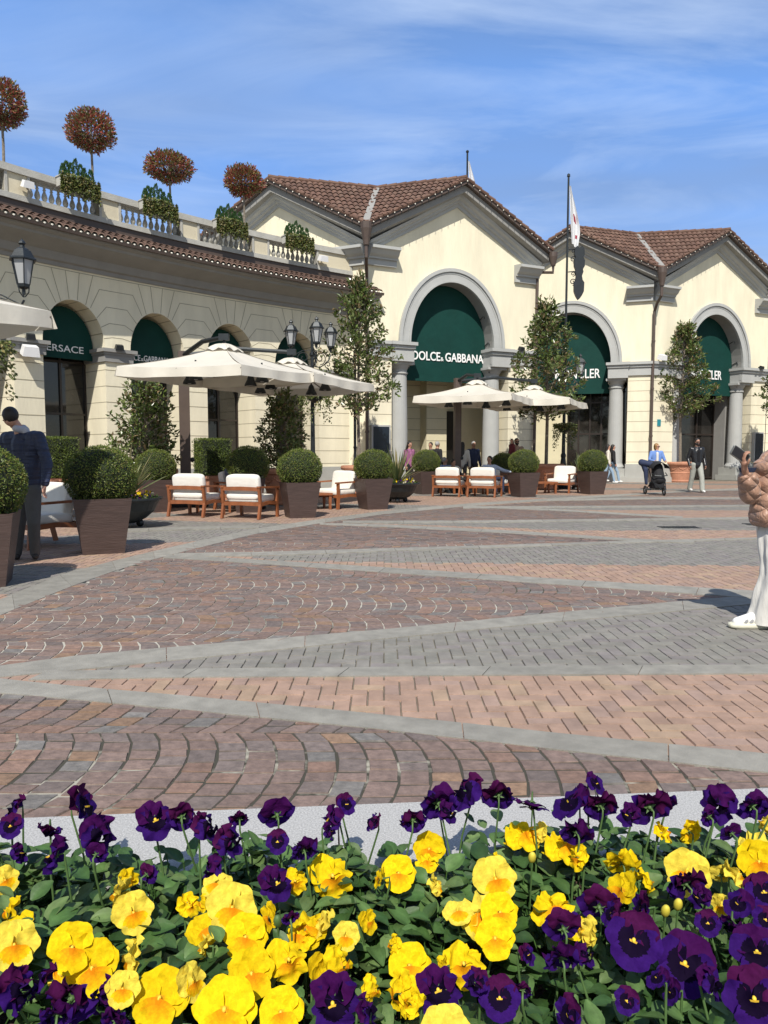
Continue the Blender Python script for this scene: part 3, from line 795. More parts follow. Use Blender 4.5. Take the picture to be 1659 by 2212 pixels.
for i in range(len(cs)):
    tp = cs[i] + 1.3
    for zt, hw, lw in ((5.93, .52, .80), (5.47, .32, .62), (5.02, .24, .50), (4.63, .16, .42)):
        zl = archz(1.3 - lw) + .02
        gline(tp - hw, zt, tp + hw, zt); gline(tp - hw, zt, tp - lw, max(zl, zt - .55)); gline(tp + hw, zt, tp + lw, max(zl, zt - .55))
mb.build('painted_groove_shade', M_GROOVE_SHADE, wl)  # arcade groove lines lie proud; their shade is only colour
mb = MB()
for a, b in piers: mb = MB(); boxW(mb, AR, a - .04, b + .04, 0, .83, -1.18, .05); boxW(mb, AR, a - .07, b + .07, 0, .2, -1.1, .09); mb.build('plinth', M_PLINTH, wl)
for a, b in piers:
    mb = MB()
    boxW(mb, AR, a - .05, b + .05, 3.93, 4.13, -1.15, .07); boxW(mb, AR, a - .08, b + .08, 4.13, 4.2, -1.15, .1); boxW(mb, AR, a - .14, b + .14, 4.2, 4.3, -1.15, .16); mb.build('impost', M_TRIM2, arc)
# shopfronts behind the arches
for i, c in enumerate(cs):
    mb = MB(); boxW(mb, AR, c - AH - .05, c + AH + .05, 0, 5.6, -1.3, -1.18); gl = mb.build('shop_window', M_SHOP, arc)
    mb = MB()
    for z_ in (.5, 2.45, 3.95): boxW(mb, AR, c - AH, c + AH, z_ - .03, z_ + .03, -1.18, -1.13)
    for q in (-.88, .15, .88): boxW(mb, AR, c + q - .03, c + q + .03, 0, 4.2, -1.18, -1.125)
    mb.build('frame', M_FRAME, gl)
    mb = MB(); lunette(mb, AR, c, AH - .03, AS - .05, ARR - .05, 3.98, -.62); a_ = mb.build('awning', M_GREEN, arc)
    if i > 0:
        txt = 'VERSACE' if i == 2 else 'DOLCE  GABBANA'
        if i == 2: text_mesh('lettering', 'VERSACE', .27, M_WHITE, a_, lambda u, v, d, c=c: AR.W(c - .06 + u, 4.16 + v, -.60 + d), xs=1.18)
        elif i > 2:
            text_mesh('lettering', 'DOLCE  GABBANA', .25, M_WHITE, a_, lambda u, v, d, c=c: AR.W(c - .07 + u, 4.13 + v, -.60 + d), xs=.74, bold=.002)
            text_mesh('lettering', '&', .13, M_WHITE, a_, lambda u, v, d, c=c: AR.W(c - .19 + u, 4.13 + v, -.60 + d))
# cornice, tiles, upstand, deck
mb = MB(); sweepW(mb, AR, [(-.1, 6.34), (.05, 6.34), (.07, 6.44), (.16, 6.47), (.2, 6.56), (.24, 6.66), (.5, 6.74), (.78, 6.82), (.84, 6.84), (.86, 6.9), (1.0, 6.94), (1.02, 7.0), (.5, 7.1)], T0, T1)
mb.build('cornice', M_TRIM2, arc)
mb = MB(); sweepW(mb, AR, [(.98, 7.03), (1.05, 6.97), (1.13, 6.97), (1.15, 7.05), (1.13, 7.05), (1.1, 7.0), (1.0, 7.04)], T0, T1); mb.build('gutter', M_BROWN, arc)
mb = MB(); pitch = .2; n = int((T1 - T0) / pitch)
for i in range(n):
    for r_ in range(3):
        c = tile_color(.6); ns = 6
        for k in range(ns):
            def pt(s_, e):
                t = T0 + (i + s_ / ns) * pitch; o = 1.14 - (r_ + e) * .28; z = 7.06 + (r_ + e) * .13 + .075 * abs(math.sin(PI * s_ / ns)) ** .7 + .03 * (1 - e)
                return AR.W(t, z, o)
            mb.quad(pt(k, 0), pt(k + 1, 0), pt(k + 1, 1), pt(k, 1), c=c)
            if r_ == 0:
                a, b = pt(k, 0), pt(k + 1, 0); dn = Vector((0, 0, -.018)); mb.quad(a + dn, b + dn, b, a, c=(.3, .2, .15))
mb.build('roof_tiles', M_TILE, arc)
mb = MB()
for i in range(n):
    mb.ell(AR.W(T0 + (i + .5) * pitch, 7.055, 1.13), (.035, .035, .03), 6, 4)
sl = mb.build('string_lights', M_BULB, arc); tag(sl, kind='stuff')
mb = MB(); sweepW(mb, AR, [(.4, 7.38), (.12, 7.44), (.12, 7.76), (-.3, 7.76)], T0, T1); mb.build('roof_upstand', M_BROWN, arc)
mb = MB(); sweepW(mb, AR, [(-.1, 7.74), (-6, 7.74)], T0, T1 + .3); mb.build('terrace_deck', M_STONE, arc)
# balustrade
mb = MB(); boxW(mb, AR, T0, 12.62, 7.76, 7.9, -.32, .18); bal = mb.build('balustrade', M_STONE, arc)
mb = MB(); boxW(mb, AR, T0, 12.62, 8.42, 8.6, -.3, .2); mb.build('top_rail', M_STONE, bal)
ped = []
for k in range(-3, 4):
    c = 1.05 + 2.6 * k + 2.6
    ped.append((c - .33, c + .33))
ped[-1] = (ped[-1][0] - .02, 12.6)
mb = MB()
for a, b in ped:
    mb = MB(); boxW(mb, AR, a, b, 7.9, 8.42, -.26, .13); mb.cur = 1; boxW(mb, AR, a - .0, a + .07, 7.9, 8.42, -.24, .16); boxW(mb, AR, b - .07, b, 7.9, 8.42, -.24, .16); mb.build('pedestal', [M_CREAM2, M_STONE], bal)
pro = None
for i in range(len(ped) - 1):
    a = ped[i][1]; b = ped[i + 1][0]; nb = 10
    for k in range(nb):
        t = a + (b - a) * (k + .5) / nb; p = AR.W(t, 7.9, -.05)
        if pro is None:
            m2 = MB(); m2.lathe([(.075, 0), (.075, .035), (.045, .05), (.035, .07), (.07, .13), (.078, .18), (.06, .25), (.034, .31), (.03, .35), (.05, .365), (.03, .38), (.035, .42), (.05, .46), (.05, .49), (.07, .495), (.07, .52)], 10)
            pro = m2.build('baluster', M_STONE, bal, smooth=False, loc=p)
        else:
            c_ = pro.copy(); COL.objects.link(c_); c_.parent = bal; c_.location = p
# ------------------------------------------------------------------ plants
def leaf(mb, p, d, up, L, w, c):
    """bent leaf: two quads folded along d"""
    d = d.normalized(); s = d.cross(up)
    if s.length < 1e-4: s = d.cross(Vector((1, 0, .3)))
    s.normalize(); n = s.cross(d)
    a = p; b = p + d * L * .5 + n * L * .06; e = p + d * L
    i = len(mb.v); mb.v += [tuple(a), tuple(b + s * w / 2 + n * w * .15), tuple(e), tuple(b - s * w / 2 + n * w * .15)]
    mb.f.append((i, i + 1, i + 2, i + 3)); mb.m.append(mb.cur); mb.c.append(c)
def rvec():
    while True:
        v = Vector((ru(-1, 1), ru(-1, 1), ru(-1, 1)))
        if .1 < v.length < 1: return v.normalized()
def pick(cols, k=.25):
    c = random.choice(cols); q = ru(1 - k, 1 + k); return (c[0] * q, c[1] * q, c[2] * q)
BOX = [(.10, .15, .022), (.13, .18, .03), (.17, .205, .04), (.07, .105, .02), (.2, .19, .05)]
def leafball(mb, c, r, n, L, cols, jit=.1, square=False, outward=.7):
    c = Vector(c)
    for _ in range(n):
        v = rvec()
        if square:
            m = max(abs(v.x), abs(v.y), abs(v.z)); v2 = v / m * ru(.92, 1.03)
            p = c + Vector((v2.x * r[0], v2.y * r[1], v2.z * r[2]))
        else:
            k = 1 + jit * (noise.noise(v * 3.2 + c) * .8) + ru(-.07, .035)
            p = c + Vector((v.x * r[0], v.y * r[1], v.z * r[2])) * k
        d = (v * outward + rvec() * .8)
        leaf(mb, p, d, rvec(), L * ru(.7, 1.25), L * .55, pick(cols))
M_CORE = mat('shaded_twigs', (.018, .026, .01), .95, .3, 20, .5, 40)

def make_boxwood():
    e = empty('potted_boxwood')

    mb = MB()
    b0, b1, h = .255, .355, .72
    q = lambda r, z: [(-r, -r, z), (r, -r, z), (r, r, z), (-r, r, z)]
    mb.hexa(q(b0, 0) + q(b1, h)); mb.v[4:8] = q(b1, h)
    # hollow rim
    mb.f = mb.f[:]; idx = [i for i, f in enumerate(mb.f) if f == (4, 5, 6, 7)][0]; del mb.f[idx]; del mb.m[idx]; del mb.c[idx]
    mb.v += q(b1 - .035, h) + q(b1 - .045, h - .1)
    for k in range(4):
        a, b = 4 + k, 4 + (k + 1) % 4
        mb.f.append((a, b, b + 4, a + 4)); mb.f.append((a + 4, b + 4, b + 8, a + 8)); mb.m += [0, 0]; mb.c += [(1, 1, 1)] * 2
    mb.f.append((8 + 0 + 0, 9 + 0, 10, 11)); mb.f.pop()
    pot = mb.build('pot', M_PLANT, e)
    mb = MB(); mb.quad(*q(b1 - .04, h - .09)); mb.build('soil', M_SOIL, e)
    mb = MB(); leafball(mb, (0, 0, 1.0), (.44, .44, .39), 9500, .027, BOX)
    fo = mb.build('foliage', M_LEAF, e)
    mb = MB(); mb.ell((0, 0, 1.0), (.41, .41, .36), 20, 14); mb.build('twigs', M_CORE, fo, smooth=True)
    return e
bx = make_boxwood(); used = False
# (x, y of base centre, turn, scale, label)
for x, y, Y, rz, sc_, lab in [
    (-42, 1262, None, .35, 1.0, 'nearest clipped boxwood ball in a brown planter, cut by the left photo edge'),
    (222, 1192, None, .42, 1.0, 'large clipped boxwood ball in a brown square planter before the first armchair'),
    (338, 1105, None, .5, 1.0, 'boxwood ball in a brown planter behind the yucca, left of the two armchairs'),
    (648, 1117, None, .35, 1.0, 'boxwood ball in a brown planter just right of the two white armchairs'),
    (806, 1099, None, .45, 1.0, 'boxwood ball in a brown planter left of the yucca bowl near the arch'),
    (920, 1067, None, .4, 1.02, 'boxwood ball in a brown planter between the yucca bowl and the far armchairs'),
    (1130, 1073, None, .4, 1.02, 'boxwood ball in a brown planter right of the two far armchairs'),
    (1279, 1067, None, .35, 1.02, 'rightmost boxwood ball in a brown planter, beside the open plaza'),
    (536, None, 16.6, .2, 1.05, 'dark boxwood ball in the shade of the parasol behind the seated man'),
    (1086, None, 25.5, .2, .95, 'shaded dark boxwood ball behind the man in the pale shirt')]:
    c = G(x, y) if y else Vector(((x - 829.5) / 1600 * Y, Y, 0))
    place(bx, used, c, rz, lab, 'boxwood balls in brown planters', sc_); used = True
bx['category'] = 'potted plant'
for o in list(COL.objects):
    if o.name.startswith('potted_boxwood'): o['category'] = 'potted plant'

# clipped hedge cubes in square terracotta pots
def make_cube():
    e = empty('potted_hedge_cube')
    mb = MB(); mb.box((0, 0, .31), (.56, .56, .62)); mb.box((0, 0, .66), (.66, .66, .08)); mb.box((0, 0, .04), (.62, .62, .08))
    for a in range(4):
        p = Vector((math.sin(a * PI / 2) * .29, -math.cos(a * PI / 2) * .29, .36)); mb.ell(p, (.08, .08, .08), 10, 8)
    mb.build('pot', M_TERRA, e)
    mb = MB(); leafball(mb, (0, 0, 1.24), (.42, .42, .5), 7000, .04, BOX[:4], square=True); fo = mb.build('foliage', M_LEAF, e)
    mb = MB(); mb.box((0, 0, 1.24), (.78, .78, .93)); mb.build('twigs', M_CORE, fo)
    return e
hc = make_cube()
place(hc, False, Vector(((125 - 829.5) / 1600 * 18.9, 18.9, 0)), .75, 'clipped square hedge in a terracotta pot beside the man in the navy jacket', 'square hedges in terracotta pots', .98)['category'] = 'potted plant'
place(hc, True, Vector(((459 - 829.5) / 1600 * 21.0, 21.0, 0)), .6, 'clipped square hedge in a terracotta pot under the big double parasol', 'square hedges in terracotta pots', .98)['category'] = 'potted plant'

# magnolias
MAG = [(.085, .125, .028), (.11, .155, .036), (.065, .095, .024), (.15, .18, .06), (.19, .14, .07)]
def terracotta(mb):
    mb.lathe([(.40, 0), (.44, .03), (.44, .08), (.42, .1), (.48, .38), (.50, .42), (.48, .45), (.54, .72), (.56, .78), (.64, .80), (.66, .86), (.64, .92), (.58, .93), (.56, .85)], 28)
    for k in range(8):  # swags
        a0 = 2 * PI * k / 8
        pts = [((.525 - .01 * math.sin(PI * i / 6)) * math.cos(a0 + i / 6 * PI / 4), (.525 - .01 * math.sin(PI * i / 6)) * math.sin(a0 + i / 6 * PI / 4), .70 - .12 * math.sin(PI * i / 6)) for i in range(7)]
        mb.tube(pts, .022, 5)
def make_magnolia(name, H0, H1, R, nb, nl, L, pot=True, cone=.55, seed=1):
    random.seed(seed)
    e = empty(name)
    if pot:
        mb = MB(); terracotta(mb); pt = mb.build('pot', M_TERRA, e, smooth=False)
        mb = MB(); mb.lathe([(.57, .84), (.3, .86), (.01, .87)], 20); mb.build('soil', M_SOIL, e)
    mb = MB(); top = Vector((ru(-.1, .1), ru(-.1, .1), H1 - .3)); b = Vector((.0, 0, .8))
    m = b.lerp(top, .35) + Vector((.06, .03, 0))
    mb.tube([b, m, b.lerp(top, .7), top], [.065, .055, .035, .012], 8)
    tips = []
    for k in range(nb):
        f = (k + .5) / nb; z = H0 + (H1 - .25 - H0) * f
        prof = R * (min(1, f * 5 + .45)) * (1 - f ** 1.6 * cone * 1.55) if f < 1 else .1
        a = k * 2.4 + ru(-.4, .4); ln = max(.12, prof * ru(.65, 1.15))
        s = b.lerp(top, min(1, max(0, (z - .25 - b.z) / (top.z - b.z)))); t_ = Vector((s.x + math.cos(a) * ln, s.y + math.sin(a) * ln, z + ru(-.05, .25)))
        mid = s.lerp(t_, .5) + Vector((0, 0, .05)); mb.tube([s, mid, t_], [.018, .012, .006], 5, False)
        for q in (.35, .55, .75, .9, 1.0): tips.append((s.lerp(t_, q) + rvec() * .08, (t_ - s).normalized(), q))
    mb.build('trunk', M_BARK, e)
    mb = MB()
    for _ in range(nl):
        p, d, q = random.choice(tips); p = p + rvec() * ru(.02, .17) * (1 if H1 > 4 else .75)
        leaf(mb, p, (d * .6 + rvec() * .9 + Vector((0, 0, .25))), rvec(), L * ru(.7, 1.2), L * .42, pick(MAG, .35))
    mb.build('foliage', M_GLOSSLEAF, e)
    random.seed(seed + 50)
    return e
mg = make_magnolia('magnolia_tree', 2.7, 6.85, 1.5, 80, 3900, .185, seed=3)
mg2 = make_magnolia('magnolia_tree', 3.1, 7.35, 1.55, 84, 4200, .19, seed=8)
def atY(x, Y, z=0): return Vector(((x - 829.5) / 1600 * Y * CP, Y, z))
place(mg, False, atY(776, 23.6), 1.9, 'tall magnolia in a terracotta pot at the corner left of the big arch', 'magnolias in terracotta pots', (.9, .9, 1.0))['category'] = 'tree'
place(mg, True, atY(1180, 27.2), .4, 'magnolia in a terracotta pot beside the flagpole lamp', 'magnolias in terracotta pots', (1.02, 1.02, 1.0))['category'] = 'tree'
place(mg2, False, G(1468, 1041), 2.6, 'magnolia in a large terracotta pot behind the woman with the stroller', 'magnolias in terracotta pots', (1, 1, 1))['category'] = 'tree'
place(mg2, True, atY(1705, 33), 1.2, 'magnolia half cut off by the right photo edge', 'magnolias in terracotta pots', .9)['category'] = 'tree'
ms = make_magnolia('bushy_magnolia', 0.95, 2.95, .78, 60, 2700, .125, cone=.42, seed=5)
place(ms, False, atY(316, 17.2), .3, 'bushy dark magnolia in a pot behind the yucca and boxwood', 'bushy magnolias by the arcade', (1.08, 1.08, 1.04))['category'] = 'shrub'
place(ms, True, atY(612, 19.0), 2.0, 'bushy magnolia in a terracotta pot left of the three lantern lamp post', 'bushy magnolias by the arcade', (.95, .95, 1.0))['category'] = 'shrub'

# terrace standards
def make_standard(r, rz, seed):
    random.seed(seed)
    e = empty('photinia_standard')
    mb = MB(); mb.tube([(0, 0, -2.2), (.02, 0, -1), (0, 0, 0)], [.04, .035, .03], 7)
    for k in range(26):
        v = rvec(); v.z = abs(v.z) * .9 - .35; mb.tube([(0, 0, -rz * .75), v * r * .45 + Vector((0, 0, -.05)), v * r * .85], [.02, .012, .005], 4, False)
    mb.build('trunk', M_BARK, e)
    mb = MB(); cols = [(.27, .075, .055), (.2, .06, .05), (.2, .17, .06), (.3, .2, .08), (.12, .15, .05), (.4, .10, .07)]
    for _ in range(3700):
        v = rvec(); k = ru(.66, 1.06) if rnd() < .85 else ru(.4, .8); k *= 1 + .2 * noise.noise(v * 2.5 + Vector((seed, 0, 0)))
        if v.z < -.45: k *= .82
        p = Vector((v.x * r, v.y * r, v.z * rz)) * k
        leaf(mb, p, v + rvec() * .6 + Vector((0, 0, .3)), rvec(), ru(.08, .13), .045, pick(cols, .3))
    mb.build('crown', M_LEAF, e)
    return e
def proj(p):
    dz = p.z - HC; d = p.y * CP - dz * SP; return (829.5 + 1600 * p.x / d, 1106 - 1600 * (p.y * SP + dz * CP) / d)
def arc_t(x, z, o):
    return min((abs(proj(AR.W(T0 + i * .02, z, o))[0] - x), T0 + i * .02) for i in range(int((T1 - T0) / .02)))[1]
for (cx, cy, r, rz, sd_, lab) in [(6, 228, .57, .62, 1, 'red leaved ball tree on the terrace at the left photo edge'), (198, 286, .64, .58, 2, 'large round red leaved tree, second from left on the roof terrace'),
                        (367, 364, .68, .44, 3, 'flattened bright red ball tree, third from left on the roof terrace'), (527, 394, .62, .5, 4, 'red leaved ball tree nearest the gable on the roof terrace')]:
    t = arc_t(cx, 9.5, -.75); b_ = AR.W(t, 0, -.75); p = V(cx, cy, b_.y)
    e = make_standard(r, rz, sd_); tag(e, lab, 'tree', 'red ball trees on the terrace'); e.location = (b_.x, b_.y, p.z)
random.seed(77)
# balcony boxes with ivy and little cypresses
IVY = [(.10, .13, .03), (.14, .16, .045), (.07, .09, .025), (.2, .17, .06)]
def make_box():
    e = empty('window_box')
    mb = MB(); mb.box((0, 0, .12), (1.0, .26, .24)); mb.box((0, 0, .25), (1.04, .3, .03)); mb.build('box', M_STONE, e)
    mb = MB()
    for _ in range(1500):
        x = ru(-.5, .5); z = ru(-.42, .34) if rnd() < .6 else ru(-.1, .36); hang = .5 + .5 * noise.noise(Vector((x * 3, 2, 1)))
        lowz = -.08 - .34 * max(0, noise.noise(Vector((x * 4.5, 7, 3))) + .35)
        if z < lowz: z = ru(lowz, .25)
        if z > .34 - (abs(x) * 1.6) ** 4 * .2: z -= .15
        p = Vector((x, -.15 - ru(0, .1), z))
        if rnd() < .25: p.x = math.copysign(.52, x)
        leaf(mb, p, Vector((ru(-.6, .6), -.5, -.6)) + rvec() * .4, rvec(), .075, .06, pick(IVY, .3))
    mb.build('ivy', M_LEAF, e)
    for k in range(7):
        mb = MB(); x0 = -.4 + k * .13 + ru(-.03, .03); h = ru(.34, .6)
        for _ in range(330):
            f = rnd(); a = ru(0, 2 * PI); rr = .095 * (1 - f) ** .6
            leaf(mb, Vector((x0 + rr * math.cos(a), ru(-.03, .03) + rr * math.sin(a), .22 + f * h)), Vector((math.cos(a) * .4, math.sin(a) * .4, 1)), rvec(), .07, .022, pick([(.035, .09, .025), (.05, .11, .03)], .3))
        mb.build('dwarf_cypress', M_LEAF, e)
    return e
wb = make_box()
for i, (x, lab) in enumerate([(165, 'ivy and cypress box on the balustrade by the large red tree'), (338, 'ivy and cypress box on the balustrade, second from left'), (494, 'ivy and cypress box on the balustrade, third from left'), (640, 'ivy and cypress box on the balustrade nearest the gabled building')]):
    t = arc_t(x, 8.6, .34); p = AR.W(t, 8.36, .36); a = AR.a0 - t / AR.R
    place(wb, i > 0, p, a - PI / 2, lab, 'ivy boxes on the balustrade')['category'] = 'planter box'

# yuccas in iron bowls
def make_bowl(seed, flowers=True, blades=80):
    random.seed(seed)
    e = empty('bowl_planter')
    mb = MB(); mb.lathe([(.18, .08), (.36, .16), (.52, .3), (.60, .46), (.66, .50), (.66, .53), (.60, .53), (.58, .47)], 28)
    for a in (.5, 2.6, 4.7): mb.ell((.26 * math.cos(a), .26 * math.sin(a), .07), (.07, .07, .07), 10, 8)
    mb.build('bowl', M_IRON, e, smooth=False)
    mb = MB(); mb.lathe([(.59, .48), (.3, .5), (.01, .51)], 20); mb.build('soil', M_SOIL, e)
    mb = MB()
    for k in range(blades):
        a = ru(0, 2 * PI); tilt = ru(.08, 1.0) ** 1; L = ru(.7, 1.15); w = ru(.025, .042)
        d = Vector((math.cos(a) * math.sin(tilt), math.sin(a) * math.sin(tilt), math.cos(tilt))); s = Vector((-math.sin(a), math.cos(a), 0))
        p = Vector((d.x * .08, d.y * .08, .5)); prev = p; n = 6; c = pick([(.16, .19, .07), (.11, .15, .06), (.24, .25, .12), (.30, .26, .13)], .2); sag = ru(0, .35)
        for i in range(n):
            f0 = i / n; f1 = (i + 1) / n
            q0 = p + d * L * f0 - Vector((0, 0, sag * f0 * f0 * L)); q1 = p + d * L * f1 - Vector((0, 0, sag * f1 * f1 * L))
            w0 = w * (1 - f0 ** 3) ; w1 = w * (1 - f1 ** 3) + .001
            mb.quad(q0 - s * w0, q0 + s * w0, q1 + s * w1, q1 - s * w1, c=c)
    mb.build('yucca_blades', M_LEAF, e)
    if flowers:
        mb = MB()
        for k in range(60):
            a = ru(0, 2 * PI); r = ru(.25, .56); p = Vector((math.cos(a) * r, math.sin(a) * r, ru(.53, .64)))
            c = random.choice([(.8, .6, .02), (.75, .55, .02), (.06, .01, .12), (.6, .55, .4)])
            for q in range(5):
                b = q * 2 * PI / 5; dd = Vector((math.cos(b), -.5, math.sin(b)))
                leaf(mb, p, dd, Vector((0, -1, .3)), .035, .04, c)
        tag(mb.build('pansies', M_PETAL, e), kind='stuff')
        mb = MB(); leafball(mb, (0, 0, .52), (.56, .56, .06), 700, .05, [(.05, .09, .02), (.07, .11, .03)]); mb.build('leaves', M_LEAF, e)
    return e
b1 = make_bowl(5); b1.location = G(270, 1139); tag(b1, 'iron bowl of yucca and yellow pansies half hidden behind the large boxwood planter', 'planter bowl', 'iron bowls with yucca')
b2 = make_bowl(6); b2.location = G(858, 1085); b2.scale = (.95, .95, 1); tag(b2, 'dark iron bowl on wheels with tall yucca and small pansies, before the big arch', 'planter bowl', 'iron bowls with yucca')
b3 = make_bowl(7, False, 55); b3.location = G(1252, 1058); tag(b3, 'yucca with yellowish blades behind the rightmost boxwood ball', 'planter bowl', 'iron bowls with yucca')
b3.scale = (.9, .9, .95)

# ------------------------------------------------------------------ parasols
def canopy(e, c, a, side, z_eave, peak, droop=0.0, val=.2, lamps=4):
    hd = side / math.sqrt(2)
    cor = [Vector((c[0] + hd * math.cos(b + a), c[1] + hd * math.sin(b + a), z_eave)) for b in (PI, -PI / 2, 0, PI / 2)]   # left, front, right, back
    cor[1].z -= droop
    top = Vector((c[0], c[1], peak)); mb = MB()
    for i in range(4):
        A, B = cor[i], cor[(i + 1) % 4]
        def f(u, v, A=A, B=B):
            e_ = A.lerp(B, u); sg = -.045 * math.sin(PI * u) * v
            w = .09 + .91 * v
            p = top.lerp(e_, w); p.z += sg - .10 * math.sin(PI * v) * .5 + .012 * math.sin(u * 17 + i) * v * (1 - v) * 4; return p
        mb.grid(f, 10, 8)
        def g(u, v, A=A, B=B, i=i):
            e_ = A.lerp(B, u); e_.z += -.045 * math.sin(PI * u); o = (e_ - top); o.z = 0; o.normalize()
            return e_ + Vector((0, 0, -val * v * (1 + .08 * math.sin(u * 9 + i * 2)))) + o * (.03 * v * math.sin(u * 23 + i) + .035 * v)
        mb.grid(g, 22, 2)
    cv = mb.build('canopy', M_CANVAS, e, smooth=True)
    mb = MB(); n = 4; rr = side * .085
    for i in range(4):
        b0 = a + i * PI / 2; 
        p0 = top + Vector((0, 0, .10)); q0 = Vector((c[0] + rr * 1.6 * math.cos(b0), c[1] + rr * 1.6 * math.sin(b0), peak - .07)); q1 = Vector((c[0] + rr * 1.6 * math.cos(b0 + PI / 2), c[1] + rr * 1.6 * math.sin(b0 + PI / 2), peak - .07))
        def h(u, v): 
            p = p0.lerp(q0.lerp(q1, u), .08 + .92 * v); p.z += .03 * math.sin(u * 12) * v + .035 * math.sin(PI * v); return p
        mb.grid(h, 8, 4)
    mb.build('vent_cap', M_CANVAS, cv, smooth=True)
    for i in range(4):
        mid = cor[i].lerp(cor[(i + 1) % 4], .5)
        for q in (cor[i], mid):
            mb = MB(); mb.tube([top - Vector((0, 0, .13)), q - Vector((0, 0, .07))], .017, 5); mb.build('rib', M_BROWN, e)
    for i in range(lamps):
        q = cor[i % 4].lerp(cor[(i + 1) % 4], .5); p = top.lerp(q, .62); p.z -= .16
        mb = MB(); mb.tube([p + Vector((0, 0, .12)), p - Vector((0, 0, .06))], .02, 6)
        mb.lathe([(.03, .02), (.07, -.03), (.085, -.1), (.14, -.2), (.15, -.24), (.13, -.23), (.06, -.12)], 16, p - Vector((0, 0, .05))); lp = mb.build('lamp_shade', M_IRON, e)
        mb = MB(); mb.ell(p - Vector((0, 0, .24)), (.07, .07, .05), 10, 6); mb.build('bulb', M_LGLASS, lp)
    return top, cor
def mast(e, p, h, tops, w=.2):
    mb = MB(); mb.box((p.x, p.y, h / 2), (w, w * .8, h), rot=(0, 0, .3)); m_ = mb.build('mast', M_BROWN, e)
    mb = MB(); mb.ell((p.x + w * .7, p.y - .02, 1.15), (.06, .06, .06), 10, 8); mb.tube([(p.x, p.y, 1.15), (p.x + w * .7, p.y - .02, 1.15)], .02, 6); mb.build('crank_knob', M_IRON, m_)
    mb = MB(); mb.box((p.x, p.y, .06), (1.0, 1.0, .1), rot=(0, 0, .3)); mb.box((p.x, p.y, .14), (.4, .4, .08), rot=(0, 0, .3)); mb.build('base_plate', M_IRON, e)
    for t in tops:
        mb = MB(); q = Vector((t.x, t.y, t.z + .22)); s = Vector((p.x, p.y, h - .1))
        mb.tube([s, s.lerp(q, .5) + Vector((0, 0, .12)), q], [.06, .055, .05], 6); mb.box(q, (.22, .14, .14)); mb.tube([q, t - Vector((0, 0, .1))], .03, 6)
        mb.build('arm', M_IRON, e)
e = empty('parasol', (0, 0, 0), 0, 'big double cream parasol over the two nearer white armchairs, lamps hanging below', 'parasol', 'cream parasols over the lounge')
a = math.radians(20)
t1_, c1_ = canopy(e, (-3.5, 16.46), a, 3.15, 3.13, 3.62, .12)
t2_, c2_ = canopy(e, (-2.3, 18.7), a, 3.05, 3.1, 3.6, 0)
mast(e, Vector((-4.92, 18.4, 0)), 3.8, [t1_, t2_], .25)
e2 = empty('parasol', (0, 0, 0), 0, 'white double parasol over the two far armchairs before the big arch', 'parasol', 'cream parasols over the lounge')
t3_, _ = canopy(e2, (2.98, 23.9), a, 3.1, 3.08, 3.56, .0)
t4_, _ = canopy(e2, (5.15, 25.7), a, 3.05, 3.08, 3.56, 0)
mast(e2, Vector((2.45, 24.9, 0)), 3.8, [t3_, t4_], .22)
e3 = empty('parasol', (0, 0, 0), 0, 'nearest parasol, only its right corner showing at the left photo edge', 'parasol', 'cream parasols over the lounge')
t5_, _ = canopy(e3, (-5.65, 7.55), a, 3.0, 2.86, 3.4, 0)
mast(e3, Vector((-7.3, 9.0, 0)), 3.5, [t5_], .22)
# slim pole by the magnolia
mb = MB(); p = atY(767, 24.2); mb.tube([p, p + Vector((0, 0, 4.6))], .045, 8); mb.lathe([(.16, 0), (.16, .05), (.06, .08)], 12, p)
for z in (1.5, 2.6, 3.4): mb.lathe([(.055, -.03), (.06, 0), (.055, .03)], 8, p + Vector((0, 0, z)))
tag(mb.build('support_pole', M_IRON), 'slim dark support pole beside the tall corner magnolia trunk', 'pole')

# ------------------------------------------------------------------ lanterns and posts
def lantern(parent, p, s=1.):
    mb = MB(); g_ = lambda r, z, q: Vector((p.x + r * s * math.cos(q), p.y + r * s * math.sin(q), p.z + z * s)); N = 6
    L = empty('lantern', (0, 0, 0)); L.parent = parent
    mb.lathe([(.05 * s, -.36 * s), (.11 * s, -.33 * s), (.12 * s, -.28 * s), (.10 * s, -.27 * s)], N, p)
    for k in range(N):
        q = 2 * PI * k / N; mb.tube([g_(.115, -.28, q), g_(.2, .16, q)], .011 * s, 4)
    mb.lathe([(.195 * s, .145 * s), (.25 * s, .15 * s), (.25 * s, .175 * s), (.22 * s, .19 * s), (.15 * s, .32 * s), (.12 * s, .33 * s), (.11 * s, .35 * s), (.05 * s, .38 * s), (.04 * s, .42 * s), (.07 * s, .45 * s), (.05 * s, .49 * s), (.015 * s, .52 * s), (.01 * s, .54 * s)], N, p)
    mb.tube([g_(0, -.36, 0), g_(0, -.46, 0)], .03 * s, 6)
    for k in range(3):
        q = 2 * PI * k / 3; mb.tube([g_(.1, -.33, q), g_(.09, -.42, q), g_(.02, -.5, q)], .012 * s, 4)
    mb.build('frame', M_IRON, L)
    mb = MB(); mb.lathe([(.105 * s, -.27 * s), (.19 * s, .15 * s)], N, p); mb.build('glass', M_LGLASS, L)
def scroll(mb, p, d, r, turns=1.3, t=.014):
    up = Vector((0, 0, 1)); pts = []
    for i in range(22):
        f = i / 21; a = -PI / 2 + f * turns * 2 * PI; rr = r * (1 - .8 * f); pts.append(p + d * (rr * math.cos(a)) + up * (rr * math.sin(a)))
    mb.tube(pts, t, 5)
